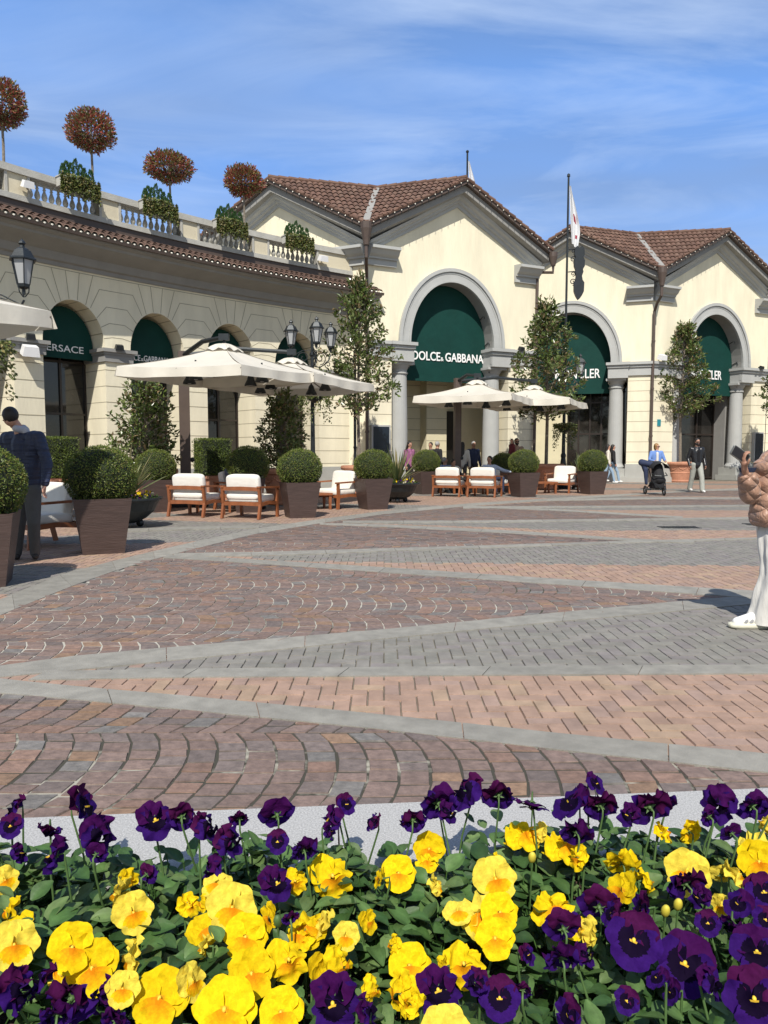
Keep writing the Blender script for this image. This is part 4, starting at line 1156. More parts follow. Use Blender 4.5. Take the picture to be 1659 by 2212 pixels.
def lamp_post(label, base, zl, angs, arm=.62, top=None, group='lamp posts with lanterns', baskets=True):
    e = empty('lamp_post', (0, 0, 0), 0, label, 'lamp post', group); b = base
    mb = MB()
    mb.lathe([(.30, 0), (.30, .1), (.24, .14), (.22, .38), (.15, .5), (.13, .58), (.16, .62), (.13, .68), (.11, .95), (.085, 1.15), (.10, 1.2), (.10, 1.26), (.07, 1.32), (.06, 2.4), (.05, zl - .6), (.08, zl - .56), (.08, zl - .5), (.045, zl - .46)] + ([(.045, zl + .1), (.07, zl + .14), (.02, zl + .3)] if not top else [(.045, zl + .5), (.035, top), (.06, top + .02), (.05, top + .1), (.01, top + .13)]), 14, b)
    mb.build('post', M_IRON, e)
    for q in angs:
        d = Vector((math.cos(q), math.sin(q), 0)); mb = MB(); z0 = zl - .62
        P = [b + d * .05 + Vector((0, 0, z0 - .25)), b + d * .25 + Vector((0, 0, z0 - .28)), b + d * (arm * .8) + Vector((0, 0, z0 - .12)), b + d * arm + Vector((0, 0, z0 + .12))]
        mb.tube(P, .018, 6); scroll(mb, b + d * .26 + Vector((0, 0, z0 + .0)), d, .2, 1.4); scroll(mb, b + d * (arm - .1) + Vector((0, 0, z0 - .18)), -d, .12, 1.2)
        mb.tube([b + d * .05 + Vector((0, 0, z0 + .22)), b + d * .3 + Vector((0, 0, z0 + .2)), b + d * arm * .9 + Vector((0, 0, z0 + .05))], .012, 5)
        mb.build('arm', M_IRON, e)
        lantern(e, b + d * arm + Vector((0, 0, zl)), .9)
    return e
def basket(label, p, r=.42):
    e = empty('hanging_basket', p, 0, label, 'hanging basket', 'hanging ivy baskets')
    mb = MB(); mb.lathe([(.05, -.2), (.2, -.12), (.26, 0), (.27, .02)], 14); mb.build('basket', M_IRON, e)
    mb = MB()
    for _ in range(1100):
        a = ru(0, 2 * PI); rr = r * math.sqrt(rnd()); z = ru(-.05, .22) * (1 - rr / r * .3)
        if rr > r * .6 and rnd() < .55: z = -ru(0, .55) * (1 + .5 * math.sin(a * 3))
        leaf(mb, Vector((rr * math.cos(a), rr * math.sin(a), z)), Vector((math.cos(a) * .5, math.sin(a) * .5, -.5)) + rvec() * .5, rvec(), .075, .05, pick(IVY + [(.12, .15, .05)], .3))
    mb.build('ivy', M_LEAF, e)
    return e
lp1 = atY(676, 22.4)
lamp_post('lamp post with three lanterns beside the corner magnolia', lp1, 4.78, [math.radians(185), math.radians(-72), math.radians(30)])
basket('ivy basket hanging round the three lantern lamp post', lp1 + Vector((.1, -.2, 3.0)), .5)
lp2 = atY(1217, 27.6)
lp2e = lamp_post('tall flagpole lamp post with lanterns and dark scroll sign, in front of the second pavilion', lp2, 4.45, [math.radians(200), math.radians(-25), math.radians(85)], .55, top=11.25)
basket('small ivy basket round the flagpole lamp, below the white parasol', lp2 + Vector((0, -.15, 2.25)), .42)
lp3 = Vector((-6.58, 12.4, 0))
lamp_post('lamp post whose single visible lantern rises over the nearest parasol at the far left', lp3, 4.32, [math.radians(2), math.radians(125), math.radians(-115)], .66)
basket('ivy basket cut by the left photo edge under the parasol', Vector((-6.52, 12.3, 3.0)), .42)
# scroll bracket sign on flagpole
mb = MB(); x0 = lp2.x + .05; y0 = lp2.y
for zc in (8.35, 7.55):
    scroll(mb, Vector((x0 + .17, y0, zc)), Vector((1, 0, 0)), .13, 1.5, .018); scroll(mb, Vector((x0 + .17, y0, zc + .28)), Vector((1, 0, 0)), .09, 1.3, .015)
    mb.tube([(x0, y0, zc + .35), (x0 + .35, y0, zc + .38)], .02, 5)
mb.build('scroll_bracket', M_IRON, lp2e)
mb = MB(); prof = [(0, 8.75), (.1, 8.82), (.18, 8.74), (.2, 8.5), (.15, 8.42), (.21, 8.3), (.2, 8.1), (.14, 7.98), (.16, 7.9), (.11, 7.75), (.14, 7.6), (.2, 7.52), (.19, 7.2), (.12, 7.05), (.05, 6.95), (0, 6.9)]
xs = x0 + .38
pts = [(xs + r, y0 - .07, z) for r, z in prof] + [(xs - r * .85, y0 - .07, z) for r, z in prof[::-1]]; bk = [(a_, y0 + .07, c_) for a_, b_, c_ in pts]; n = len(pts)
mb.add(pts + bk, [tuple(range(n)), tuple(range(n, 2 * n))[::-1]] + [(i, (i + 1) % n, n + (i + 1) % n, n + i) for i in range(n)])
mb.build('ornate_sign', M_IRON, lp2e)
# flags
M_FLAG = mat('flag_cloth', (.82, .82, .82), .8, .05, 3, .1, trans=.3); M_RED = mat('flag_red', (.35, .03, .06), .8, .05, 3, 0, trans=.2)
def flag(p, w, h, parent, lean=.5):
    mb = MB()
    def f(u, v):
        wid = w * (.25 + .75 * min(1, v * 1.6)) * (1 - .5 * max(0, v - .75) * 4 * .6)
        return Vector((p.x + .04 + u * wid + lean * .12 * v * h, p.y + .07 * math.sin(u * 9 + v * 3), p.z - v * h - u * .25 * h * .3))
    mb.grid(f, 10, 16); fl = mb.build('flag', M_FLAG, parent, smooth=True)
    mb = MB()
    def g2(u, v): q = f(.3 + .4 * u, .48 + .13 * v); return q + Vector((0, -.012, 0))
    mb.grid(g2, 6, 5)
    def g3(u, v): q = f(.55 + .2 * u, .8 + .06 * v); return q + Vector((0, -.012, 0))
    mb.grid(g3, 4, 4)
    mb.build('flag_emblem', M_RED, fl)
flag(lp2 + Vector((0, 0, 11.0)), .3, 2.1, lp2e)
e = empty('flagpole', (3.62, 34.0, 0), 0, 'thin flagpole with a white flag rising behind the roof of the arched pavilion', 'flagpole')
mb = MB(); mb.tube([(0, 0, 0), (0, 0, 14.6)], [.06, .04], 8); mb.ell((0, 0, 14.65), .07, 8, 6); mb.build('pole', M_IRON, e)
e.location = (3.7, 34, 0); flag(Vector((0, 0, 14.3)), .35, 2.0, e)

# floodlights, cameras, display panels on the buildings
def flood(label, p, rz, s=1., white=True, cat='floodlight'):
    e = empty('floodlight' if cat == 'floodlight' else 'wall_speaker', p, rz, label, cat)
    mb = MB(); mb.box((0, -.18, -.03), (.34 * s, .26 * s, .2 * s), rot=(.35, 0, 0), taper=.8); mb.build('housing', mat('white_enamel', (.8, .8, .8), .4, .03, 3, 0) if white else M_IRON, e)
    mb = MB(); mb.tube([(0, 0, 0), (0, -.16, -.02)], .03 * s, 6); mb.build('bracket', M_IRON, e)
t = arc_t(66, 4.0, .2); flood('white speaker box on the first visible arcade pier under the parasol', AR.W(t, 4.0, .1), .7, 1.25, cat='wall speaker')
t = arc_t(697, 8.2, .3); flood('white floodlight on the end of the roof balustrade', AR.W(t, 8.15, .16), .6, .95)
t = arc_t(62, 8.2, .3); flood('white box on the balustrade pedestal at far left', AR.W(t, 8.2, .14), .8, .85)
flood('white floodlight on the wall above the right magnolia', FD.W(.35, 5.62, .1), .4, 1.1)
for i, (fr, tt, o) in enumerate(((AR, 1.3, .1), (AR, 3.85, .1), (AR, 6.45, .1), (FB, 6.6, .18), (FD, 6.9, .18))):
    z = 4.38 if fr is AR else 5.5
    flood(['small dark spotlight on the impost of the leftmost arcade pier', 'small dark spotlight on the second arcade pier impost', 'small dark spotlight on the third arcade pier impost', 'tiny dark spotlight on the ledge right of the biggest arch', 'tiny dark spotlight on the ledge at the far right'][i],
          fr.W(tt, z, o - .1), .6, .7, False)
def panel(label, fr, t0, t1, z0, z1, o):
    e = empty('display_panel', (0, 0, 0), 0, label, 'display panel')
    mb = MB(); boxW(mb, fr, t0, t1, z0, z1, .01, o); mb.build('case', M_TRIM, e); mb = MB(); boxW(mb, fr, t0 + .06, t1 - .06, z0 + .06, z1 - .06, o, o + .015); mb.build('screen', M_PANEL, e)
panel('dark display panel on the wall left of the big arch', FB, .12, .88, .9, 2.35, .16)
panel('dark display panel right of the rightmost arch, behind the phone woman', FD, 6.75, 7.4, .9, 2.35, .16)
mb = MB(); boxW(mb, FD, .42, .62, 2.55, 2.85, .0, .03); tag(mb.build('wall_sign', mat('teal_enamel', (.02, .22, .26), .4, .1, 3, 0)), 'small teal square sign on the wall behind the right magnolia', 'sign')
# ------------------------------------------------------------------ lounge furniture
def make_chair(grey_back=False):
    e = empty('armchair'); fr = []
    def bar(name, pts, w, h, parent=e):
        mb = MB()
        for a, b in zip(pts[:-1], pts[1:]):
            a, b = Vector(a), Vector(b); d = (b - a).normalized(); s = d.cross(Vector((0, 0, 1)))
            s = Vector((1, 0, 0)) if s.length < .2 or abs(d.y) > .6 or abs(d.z) > .6 else s.normalized(); s = Vector((1, 0, 0)) if abs(d.x) < .5 else Vector((0, 1, 0)); n = d.cross(s).normalized()
            q = lambda p: [p - s * w / 2 - n * h / 2, p + s * w / 2 - n * h / 2, p + s * w / 2 + n * h / 2, p - s * w / 2 + n * h / 2]
            mb.hexa(q(a) + q(b))
        return mb.build(name, M_WOOD, parent)
    for x in (-.42, .42):
        bar('leg', [(x, -.37, 0), (x, -.35, .28), (x, -.36, .6)], .05, .065); bar('leg', [(x, .40, 0), (x, .33, .3), (x, .37, .62)], .05, .06)
        bar('armrest', [(x, -.43, .615), (x, .41, .64)], .07, .035); bar('side_rail', [(x, -.35, .29), (x, 0, .32), (x, .34, .29)], .035, .07)
    for y, z in ((-.35, .3), (.34, .30), (.37, .60)):
        bar('cross_rail', [(-.42, y, z), (0, y + (.02 if y > 0 else 0), z + .012), (.42, y, z)], .03, .075)
    for k in range(5): bar('slat', [(-.4, .25 - k * .13, .315), (.4, .25 - k * .13, .315)], .06, .02)
    mb = MB(); mb.ell((0, -.04, .40), (.38, .36, .075), 28, 12, e=.28); mb.build('seat_cushion', M_CUSH, e, smooth=True)
    mb = MB(); mb.ell((0, .24, .64), (.37, .085, .25), 28, 12, rot=(-.16, 0, 0), e=.3); mb.build('back_cushion', M_CUSHG if grey_back else M_CUSH, e, smooth=True)
    mb = MB(); mb.ell((0, .27, .45), (.365, .07, .06), 24, 8, e=.35); mb.build('lumbar_roll', M_CUSH, e, smooth=True)
    return e
ch = make_chair(); used = False
for x, y, rz, lab in [(425, 1114, PI - .35, 'white cushioned teak armchair seen from behind, left one under the big double parasol'),
    (541, 1118, PI - .35, 'white cushioned teak armchair seen from behind, next to the boxwood planter under the big parasol'),
    (92, 1178, -.7, 'teak armchair with white cushions beside the man in the navy jacket'),
    (728, 1097, -.75, 'teak armchair facing left between two boxwood planters, nearest the three lantern post'),
    (972, 1072, PI - .42, 'white armchair seen from behind, left one of the pair under the far parasol'),
    (1047, 1073, PI - .42, 'white armchair seen from behind, with the pale shirted man sitting just beyond it'),
    (1213, 1064, -.65, 'teak armchair with a sunlit white back beside the rightmost boxwood planter'),
    (1168, 1050, -.5, 'armchair in the shade just left of the sunlit one, near the flagpole lamp'),
    (884, 1048, .5, 'white armchair half hidden behind the yucca bowl'),
    (517, 1099, 1.15, 'armchair of the grey haired man, behind the pair of white armchairs'),
    (1064, 1066, .35, 'armchair of the pale shirted man under the far parasol'),
    (987, 1065, .6, 'armchair of the dark haired woman behind the far pair')]:
    o = place(ch, used, G(x, y), rz, lab, 'teak armchairs of the lounge'); used = True; o['category'] = 'armchair'
def make_table():
    e = empty('coffee_table')
    mb = MB(); mb.box((0, 0, .36), (.8, .55, .05)); mb.build('tabletop', M_WOOD, e)
    for x in (-.35, .35):
        for y in (-.22, .22):
            mb = MB(); mb.box((x, y, .17), (.05, .05, .34), taper=1.2); mb.build('leg', M_WOOD, e)
    return e
tb = make_table(); used = False
for x, y, rz, lab in [(676, 1100, .4, 'low teak coffee table peeping out between the boxwood planters'), (1172, 1066, .3, 'low teak coffee table right of the boxwood planter by the flagpole'), (462, 1106, .2, 'low table between the armchairs in the shade of the big parasol'), (1025, 1069, .2, 'low table in the shade under the far parasol')]:
    place(tb, used, G(x, y), rz, lab, 'coffee tables of the lounge')['category'] = 'coffee table'; used = True

# ------------------------------------------------------------------ people
def skinm(n, c): return mat('skin_' + n, c, .55, .06, 12, .05, 60)
SK = skinm('fair', (.50, .27, .185)); SKD = skinm('tan', (.36, .19, .125))
def cloth(n, c, v=.1, b=.3, r=.85): return mat('cloth_' + n, c, r, v, 9, b, 14, bd=.02)
def blob(name, prims, voxel, m, parent, smooth_it=3, color=None):
    """one continuous surface from overlapping ellipsoids and tapered tubes"""
    mb = MB()
    for p in prims:
        if p[0] == 't':
            a, b, ra, rb = Vector(p[1]), Vector(p[2]), p[3], p[4]
            if (b - a).length < 1e-5: b = a + Vector((0, 0, .001))
            mb.tube([a, a.lerp(b, .5), b], [ra, (ra + rb) / 2, rb], 12); mb.ell(a, ra * .995, 12, 8); mb.ell(b, rb * .995, 12, 8)
        else: mb.ell(p[1], p[2], 16, 10, rot=p[3] if len(p) > 3 else None)
    me = bpy.data.meshes.new('t'); me.from_pydata(mb.v, [], mb.f); me.update()
    o = bpy.data.objects.new('t', me); COL.objects.link(o)
    r = o.modifiers.new('r', 'REMESH'); r.mode = 'VOXEL'; r.voxel_size = voxel
    if smooth_it: s = o.modifiers.new('s', 'SMOOTH'); s.iterations = smooth_it; s.factor = .5
    dg = bpy.context.evaluated_depsgraph_get(); m2 = bpy.data.meshes.new_from_object(o.evaluated_get(dg))
    bpy.data.objects.remove(o); bpy.data.meshes.remove(me)
    m2.polygons.foreach_set('use_smooth', [True] * len(m2.polygons)); m2.materials.clear(); m2.materials.append(m); m2.name = name
    q = bpy.data.objects.new(name, m2); COL.objects.link(q); q.parent = parent
    return q
def hand_prims(w, d, side, up, curl=.5, s=1.):
    """palm plus five fingers; w wrist, d direction of the hand, side = towards the thumb, up = back of the hand"""
    w = Vector(w); d = Vector(d).normalized(); side = Vector(side); side = (side - d * side.dot(d)).normalized(); up = d.cross(side).normalized() * (1 if Vector(up).dot(d.cross(side)) >= 0 else -1)
    P = [('t', w - d * .01 * s, w + d * .045 * s + side * .012 * s, .021 * s, .023 * s), ('t', w, w + d * .075 * s + side * .022 * s, .018 * s, .014 * s), ('t', w, w + d * .072 * s - side * .024 * s, .018 * s, .013 * s), ('t', w + d * .03 * s, w + d * .078 * s, .019 * s, .014 * s)]
    for k, (off, L) in enumerate(((.028, .070), (.010, .078), (-.009, .072), (-.027, .056))):
        b = w + d * (.078 if k else .076) * s + side * off * s; L *= s; a1 = curl * .6; a2 = curl * 1.5; a3 = curl * 2.2
        r = (.0088 if k < 3 else .0078) * s
        def dr(a): return d * math.cos(a) - up * math.sin(a) + side * off * 1.5
        p1 = b + dr(a1) * L * .45; p2 = p1 + dr(a2) * L * .32; p3 = p2 + dr(a3) * L * .26
        P += [('t', b, p1, r * 1.1, r), ('t', p1, p2, r, r * .92), ('t', p2, p3, r * .92, r * .8)]
    b = w + d * .025 * s + side * .028 * s; p1 = b + (d * .6 + side * .8 - up * .25).normalized() * .036 * s; p2 = p1 + (d * .9 + side * .3 - up * .35).normalized() * .032 * s
    P += [('t', b - side * .01, p1, .013 * s, .0105 * s), ('t', p1, p2, .0105 * s, .009 * s)]
    return P
def stand_joints(h, stride=.0, lift=0):
    J = dict(head=(0, 0, .935), neck=(0, .005, .865), chest=(0, .01, .74), waist=(0, 0, .62), pelvis=(0, 0, .535))
    for n, s in (('L', 1), ('R', -1)):
        J[n + 'sh'] = (s * .112, .01, .812); J[n + 'el'] = (s * .145, .02, .635); J[n + 'wr'] = (s * .15, -.03, .50)
        st = stride * s
        J[n + 'hip'] = (s * .052, 0, .52); J[n + 'kn'] = (s * .056, -st * .55 - abs(st) * .15, .285); J[n + 'an'] = (s * .055, -st, .045 + (lift if s * stride < 0 else 0))
    return {k: Vector(v) * h for k, v in J.items()}
def person(label, loc, rz, h, J, top, bottom, skin=SK, hairm=None, hair='short', shoe=None, vox=.012, face=0., female=False, sleeve=1., tuck=.0,
           glasses=False, beard=False, topr=1., legr=1., legflare=0., hd=(0, -1, 0), curl=.5, cat='person', group=None, handdir=None, skirt=None, world_j=False, detail=True, buttons=None):
    e = empty('person', loc, rz, label, 'person', group)
    fd = Vector(hd).normalized(); up = (J['head'] - J['neck']).normalized(); sd_ = up.cross(-fd); sd_ = sd_.normalized() if sd_.length > .1 else Vector((1, 0, 0)); fd = sd_.cross(up).normalized() * (1 if sd_.cross(up).dot(fd) > 0 else -1)
    k = h / 1.75; H = J['head']
    B = [('e', H + up * .012 * k, (.072 * k, .09 * k, .105 * k)), ('t', H - up * .05 * k + fd * .028 * k, H - up * .085 * k + fd * .045 * k, .052 * k, .036 * k),
         ('t', J['neck'], H - up * .03 * k, .054 * k, .052 * k), ('t', H + fd * .082 * k + up * .01 * k, H + fd * .102 * k - up * .018 * k, .009 * k, .014 * k),
         ('t', J['neck'] - up * .02 * k, J['chest'], .07 * k, .11 * k), ('t', J['chest'], J['waist'], .10 * k, .095 * k), ('t', J['waist'], J['pelvis'], .095 * k, .11 * k)]
    for s in (-1, 1): B.append(('e', H + sd_ * s * .073 * k - up * .008 * k, (.012 * k, .02 * k, .03 * k)))
    for n in 'LR':
        B += [('t', J[n + 'sh'], J[n + 'el'], .045 * k, .036 * k), ('t', J[n + 'el'], J[n + 'wr'], .036 * k, .024 * k), ('t', J['chest'], J[n + 'sh'], .07 * k, .045 * k),
              ('t', J[n + 'hip'], J[n + 'kn'], .075 * k, .05 * k), ('t', J[n + 'kn'], J[n + 'an'], .048 * k, .034 * k)]
        d = (J[n + 'wr'] - J[n + 'el']).normalized() if not (handdir and n in handdir) else Vector(handdir[n]).normalized()
        sidev = Vector((0, -1, 0)) if abs(d.y) < .7 else Vector((0, 0, 1))
        B += hand_prims(J[n + 'wr'], d, sidev, Vector((1 if n == 'L' else -1, 0, .2)), curl, k)
    # head ellipsoid is turned by the facing direction
    yaw = math.atan2(fd.x, -fd.y); B[0] = ('e', B[0][1], B[0][2], (0, 0, yaw))
    body = blob('body', B, vox * .62, skin, e, 2)
    # top
    T = []
    tr = .022 * k * topr
    T += [('t', J['neck'] - up * .035 * k, J['chest'], .075 * k, .118 * k + tr), ('t', J['chest'], J['waist'], .115 * k + tr, .105 * k + tr), ('t', J['waist'], J['pelvis'] + (J['waist'] - J['pelvis']) * tuck, .105 * k + tr, .118 * k + tr)]
    T += [('t', J['Lsh'].lerp(J['chest'], .3), J['Lhip'].lerp(J['waist'], .4), .085 * k + tr * .6, .09 * k + tr * .6), ('t', J['Rsh'].lerp(J['chest'], .3), J['Rhip'].lerp(J['waist'], .4), .085 * k + tr * .6, .09 * k + tr * .6)]
    for n in 'LR':
        T += [('t', J['chest'] + (J['neck'] - J['chest']) * .45, J[n + 'sh'], .065 * k + tr * .3, .056 * k + tr * .4)]
        T += [('t', J[n + 'sh'], J[n + 'el'], .056 * k + tr * .45, .047 * k + tr * .45)]
        if sleeve > .5: T += [('t', J[n + 'el'], J[n + 'el'].lerp(J[n + 'wr'], sleeve), .047 * k + tr * .45, .036 * k + tr * .35)]
    tm = blob('top', T, vox, top, e, 3)
    Lg = [('t', J['waist'].lerp(J['pelvis'], .6), J['pelvis'], .112 * k, .122 * k), ('t', J['Lhip'], J['Rhip'], .1 * k, .1 * k)]
    for n in 'LR':
        f = legflare * k
        Lg += [('t', J[n + 'hip'], J[n + 'kn'], .092 * k * legr, .065 * k * legr + f * .4), ('t', J[n + 'kn'], J[n + 'an'] + (J[n + 'kn'] - J[n + 'an']) * .03, .064 * k * legr + f * .4, .052 * k * legr + f)]
    blob('trousers', Lg, vox, bottom, e, 3)
    for n in 'LR':
        a = J[n + 'an']; kd = J[n + 'kn'] - a; fw = Vector((0, -1, 0)) if not ('toe' in J) else J['toe']
        mb = [('t', a - Vector((0, 0, .012)), a + fw * .13 * k - Vector((0, 0, .03)) * k, .042 * k, .036 * k), ('t', a - fw * .045 * k - Vector((0, 0, .025)) * k, a + fw * .10 * k - Vector((0, 0, .038)) * k, .038 * k, .036 * k), ('t', a + Vector((0, 0, .05)), a, .045 * k, .045 * k)]
        blob('shoe', mb, vox * .7, shoe or M_IRON, e, 2)
    if hairm:
        Hh = [('e', H + up * .035 * k - fd * .018 * k, (.084 * k, .094 * k, .098 * k), (0, 0, yaw))]
        if hair == 'bob': Hh += [('t', H - fd * .02 * k + sd_ * s * .06 * k + up * .04 * k, H - up * .085 * k + sd_ * s * .062 * k - fd * .01 * k, .045 * k, .034 * k) for s in (-1, 1)] + [('t', H - fd * .05 * k, H - up * .08 * k - fd * .055 * k, .07 * k, .055 * k)]
        if hair == 'long': Hh += [('t', H - fd * .05 * k, J['chest'] - fd * .13 * k - up * .02, .075 * k, .06 * k)] + [('t', H - fd * .03 * k + sd_ * s * .05 * k, J['chest'] + sd_ * s * .06 * k - fd * .1 * k + up * .02, .045 * k, .035 * k) for s in (-1, 1)]
        hr = blob('hair', Hh, vox * .75, hairm, e, 1)
        # clear the face: push hair vertices off the front
        for v in hr.data.vertices:
            r_ = v.co - H; f_ = r_.dot(fd)
            if f_ > .035 * k and r_.dot(up) < .062 * k: v.co -= fd * (f_ - .03 * k) * 1.0
    mb = MB()
    if glasses:
        for s in (-1, 1): mb.ell(H + fd * .094 * k + sd_ * s * .033 * k + up * .014 * k, (.028 * k, .016 * k, .02 * k), 10, 6, rot=(0, 0, yaw))
        mb.tube([H + sd_ * -.075 * k + up * .015 * k, H + fd * .085 * k + sd_ * -.06 * k + up * .015 * k, H + fd * .1 * k + up * .018 * k, H + fd * .085 * k + sd_ * .06 * k + up * .015 * k, H + sd_ * .075 * k + up * .015 * k], .005 * k, 5)
        mb.build('sunglasses', M_IRON, e)
    else:
        for s in (-1, 1): mb.ell(H + fd * .084 * k + sd_ * s * .032 * k + up * .012 * k, (.013 * k, .007 * k, .007 * k), 8, 6, rot=(0, 0, yaw))
        mb.build('eyes', M_IRON, body)
    mb = MB(); mb.ell(H + fd * .086 * k - up * .052 * k, (.024 * k, .012 * k, .008 * k), 8, 6, rot=(0, 0, yaw)); mb.build('mouth', mat('lips', (.35, .12, .10), .5, .05, 5, 0), body)
    if beard:
        bb = blob('beard', [('t', H - up * .055 * k + fd * .045 * k, H - up * .10 * k + fd * .055 * k, .052 * k, .036 * k)] + [('t', H - up * .02 * k + sd_ * s * .062 * k + fd * .01, H - up * .07 * k + sd_ * s * .04 * k + fd * .04 * k, .022 * k, .03 * k) for s in (-1, 1)], vox * .7, hairm, e, 1)
    return e
H_BLK = mat('hair_black', (.012, .009, .008), .5, .3, 30, .4, 60); H_BRN = mat('hair_blond', (.26, .14, .045), .5, .3, 30, .4, 60)
H_GRY = mat('hair_grey', (.32, .31, .30), .6, .2, 30, .4, 60); H_DBR = mat('hair_brown', (.09, .045, .025), .5, .3, 30, .4, 60)
C_NAVY = mat('cloth_navy_quilt', (.016, .024, .058), .55, .2, 9, 1.0, 3.2, stretch=(.5, .5, 5.5), bd=.06)
C_GREY = cloth('grey', (.075, .073, .07), b=.5); C_JEAN = cloth('light_jeans', (.26, .36, .47)); C_PALE = cloth('pale_trousers', (.33, .34, .30), b=.6); C_BLK = cloth('black', (.012, .012, .014)); C_LEATH = mat('black_leather', (.012, .012, .014), .32, .2, 12, .5, 10, bd=.02)
C_WHITE = mat('cloth_white', (.62, .60, .55), .9, .06, 5, .7, 3.5, stretch=(2.2, 2.2, .5), bd=.05); C_BLUE = cloth('blue_denim', (.13, .23, .50)); C_LBLUE = cloth('light_blue', (.42, .47, .56)); C_MAROON = cloth('maroon', (.13, .02, .03)); C_DBLUE = cloth('dark_blue', (.02, .03, .07)); C_TAUPE = cloth('taupe', (.35, .24, .18)); C_PURP = cloth('mauve', (.28, .10, .20))
C_SHOE = mat('white_sneaker', (.72, .71, .68), .6, .05, 10, .1, 30); C_BOOT = mat('dark_boot', (.025, .02, .018), .6, .2, 10, .2, 30)

# man in the navy jacket, bending forward to the left (joints measured in his own depth plane)
def at(x, y, Y): return V(x, y, Y)
Y0 = 9.0
base = G(55, 1212); base.y = Y0; base.z = 0
def JW(d, base): return {k: (v - base) for k, v in d.items()}
J = JW(dict(head=at(24, 903, Y0 - .12), neck=at(42, 928, Y0 - .06), chest=at(54, 962, Y0 - .02), waist=at(60, 1020, Y0), pelvis=at(60, 1052, Y0 + .03),
     Rsh=at(84, 944, Y0 - .16), Rel=at(102, 1002, Y0 - .22), Rwr=at(97, 1048, Y0 - .3), Lsh=at(14, 945, Y0 + .14), Lel=at(-8, 1015, Y0 + .1), Lwr=at(-22, 1055, Y0 - .05),
     Rhip=at(70, 1060, Y0 - .06), Rkn=at(73, 1130, Y0 - .12), Ran=at(76, 1196, Y0 - .02), Lhip=at(48, 1060, Y0 + .08), Lkn=at(42, 1130, Y0), Lan=at(36, 1197, Y0 + .05)), base)
J['toe'] = Vector((-.45, .85, 0)).normalized()
pm = person('man in a navy quilted jacket bending over the armchair at the left', base, 0, 1.82, J, C_NAVY, C_GREY, SK, H_BLK, 'short', C_BOOT, .012, hd=(-1, .35, -.25), topr=1.6, legr=1.12, handdir={'R': (-.2, 0, -1)}, tuck=.35, sleeve=.9)
n_ = J['neck']; blob('hood', [('t', n_ + Vector((.07, 0, -.01)), n_ + Vector((.01, .08, .02)), .05, .045), ('t', n_ + Vector((.07, 0, -.01)), n_ + Vector((.0, -.09, .01)), .05, .042), ('t', n_ + Vector((.08, -.02, -.02)), n_ + Vector((.12, -.03, -.06)), .05, .035)], .01, cloth('pale_grey_hood', (.40, .40, .43)), pm, 2)
blob('shirt_hem', [('t', J['pelvis'] + Vector((-.02, .04, .02)), J['pelvis'] + Vector((.03, -.05, .02)), .125, .125)], .012, cloth('pale_hem', (.45, .46, .48)), pm, 2)

# woman with the phone at the right edge
Y1 = 5.52
base = Vector((2.86, Y1, 0))
J = JW(dict(head=at(1712, 902, Y1), neck=at(1708, 948, Y1), chest=at(1700, 1010, Y1), waist=at(1692, 1080, Y1), pelvis=at(1688, 1135, Y1),
     Rsh=at(1664, 992, Y1 + .08), Rel=at(1622, 1060, Y1 + .0), Rwr=at(1608, 1012, Y1 - .12), Lsh=at(1745, 985, Y1 - .12), Lel=at(1790, 1070, Y1 - .15), Lwr=at(1765, 1120, Y1 - .25),
     Rhip=at(1676, 1150, Y1 + .05), Rkn=at(1664, 1245, Y1 + .0), Ran=at(1640, 1345, Y1 + .02), Lhip=at(1700, 1150, Y1 - .08), Lkn=at(1702, 1245, Y1 - .12), Lan=at(1715, 1335, Y1 + .25)), base)
for k_ in ('Ran', 'Lan'): J[k_].z = max(J[k_].z, .07) if k_ == 'Lan' else .07
J['toe'] = Vector((-1, -.12, 0))
C_QUILT = bpy.data.materials.new('bronze_quilted_nylon'); C_QUILT.use_nodes = True
t = C_QUILT.node_tree; b = t.nodes['Principled BSDF']; b.inputs['Base Color'].default_value = (.37, .225, .155, 1); b.inputs['Roughness'].default_value = .45; b.inputs['Sheen Weight'].default_value = .2
b.inputs['Base Color'].default_value = (.34, .195, .13, 1)
tc = t.nodes.new('ShaderNodeTexCoord'); hts = []
for rot in (.75, -.75):
    mp = t.nodes.new('ShaderNodeMapping'); mp.inputs['Rotation'].default_value = (0, rot, 0); t.links.new(tc.outputs['Object'], mp.inputs[0])
    wv = t.nodes.new('ShaderNodeTexWave'); wv.wave_type = 'BANDS'; wv.bands_direction = 'Z'; wv.inputs['Scale'].default_value = 3.6; wv.inputs['Distortion'].default_value = 1.4; wv.inputs['Detail'].default_value = 2; wv.inputs['Detail Scale'].default_value = 2
    t.links.new(mp.outputs[0], wv.inputs[0])
    pw = t.nodes.new('ShaderNodeMath'); pw.operation = 'POWER'; pw.inputs[1].default_value = .3; t.links.new(wv.outputs['Fac'], pw.inputs[0]); hts.append(pw)
mn = t.nodes.new('ShaderNodeMath'); mn.operation = 'MULTIPLY'; t.links.new(hts[0].outputs[0], mn.inputs[0]); t.links.new(hts[1].outputs[0], mn.inputs[1])
nz = t.nodes.new('ShaderNodeTexNoise'); nz.inputs['Scale'].default_value = 24; nz.inputs['Distortion'].default_value = 1.2; t.links.new(tc.outputs['Object'], nz.inputs['Vector'])
ad = t.nodes.new('ShaderNodeMath'); ad.operation = 'MULTIPLY_ADD'; ad.inputs[1].default_value = .45; t.links.new(nz.outputs['Fac'], ad.inputs[0]); t.links.new(mn.outputs[0], ad.inputs[2])
bp = t.nodes.new('ShaderNodeBump'); bp.inputs['Strength'].default_value = .9; bp.inputs['Distance'].default_value = .03; t.links.new(ad.outputs[0], bp.inputs['Height']); t.links.new(bp.outputs[0], b.inputs['Normal'])
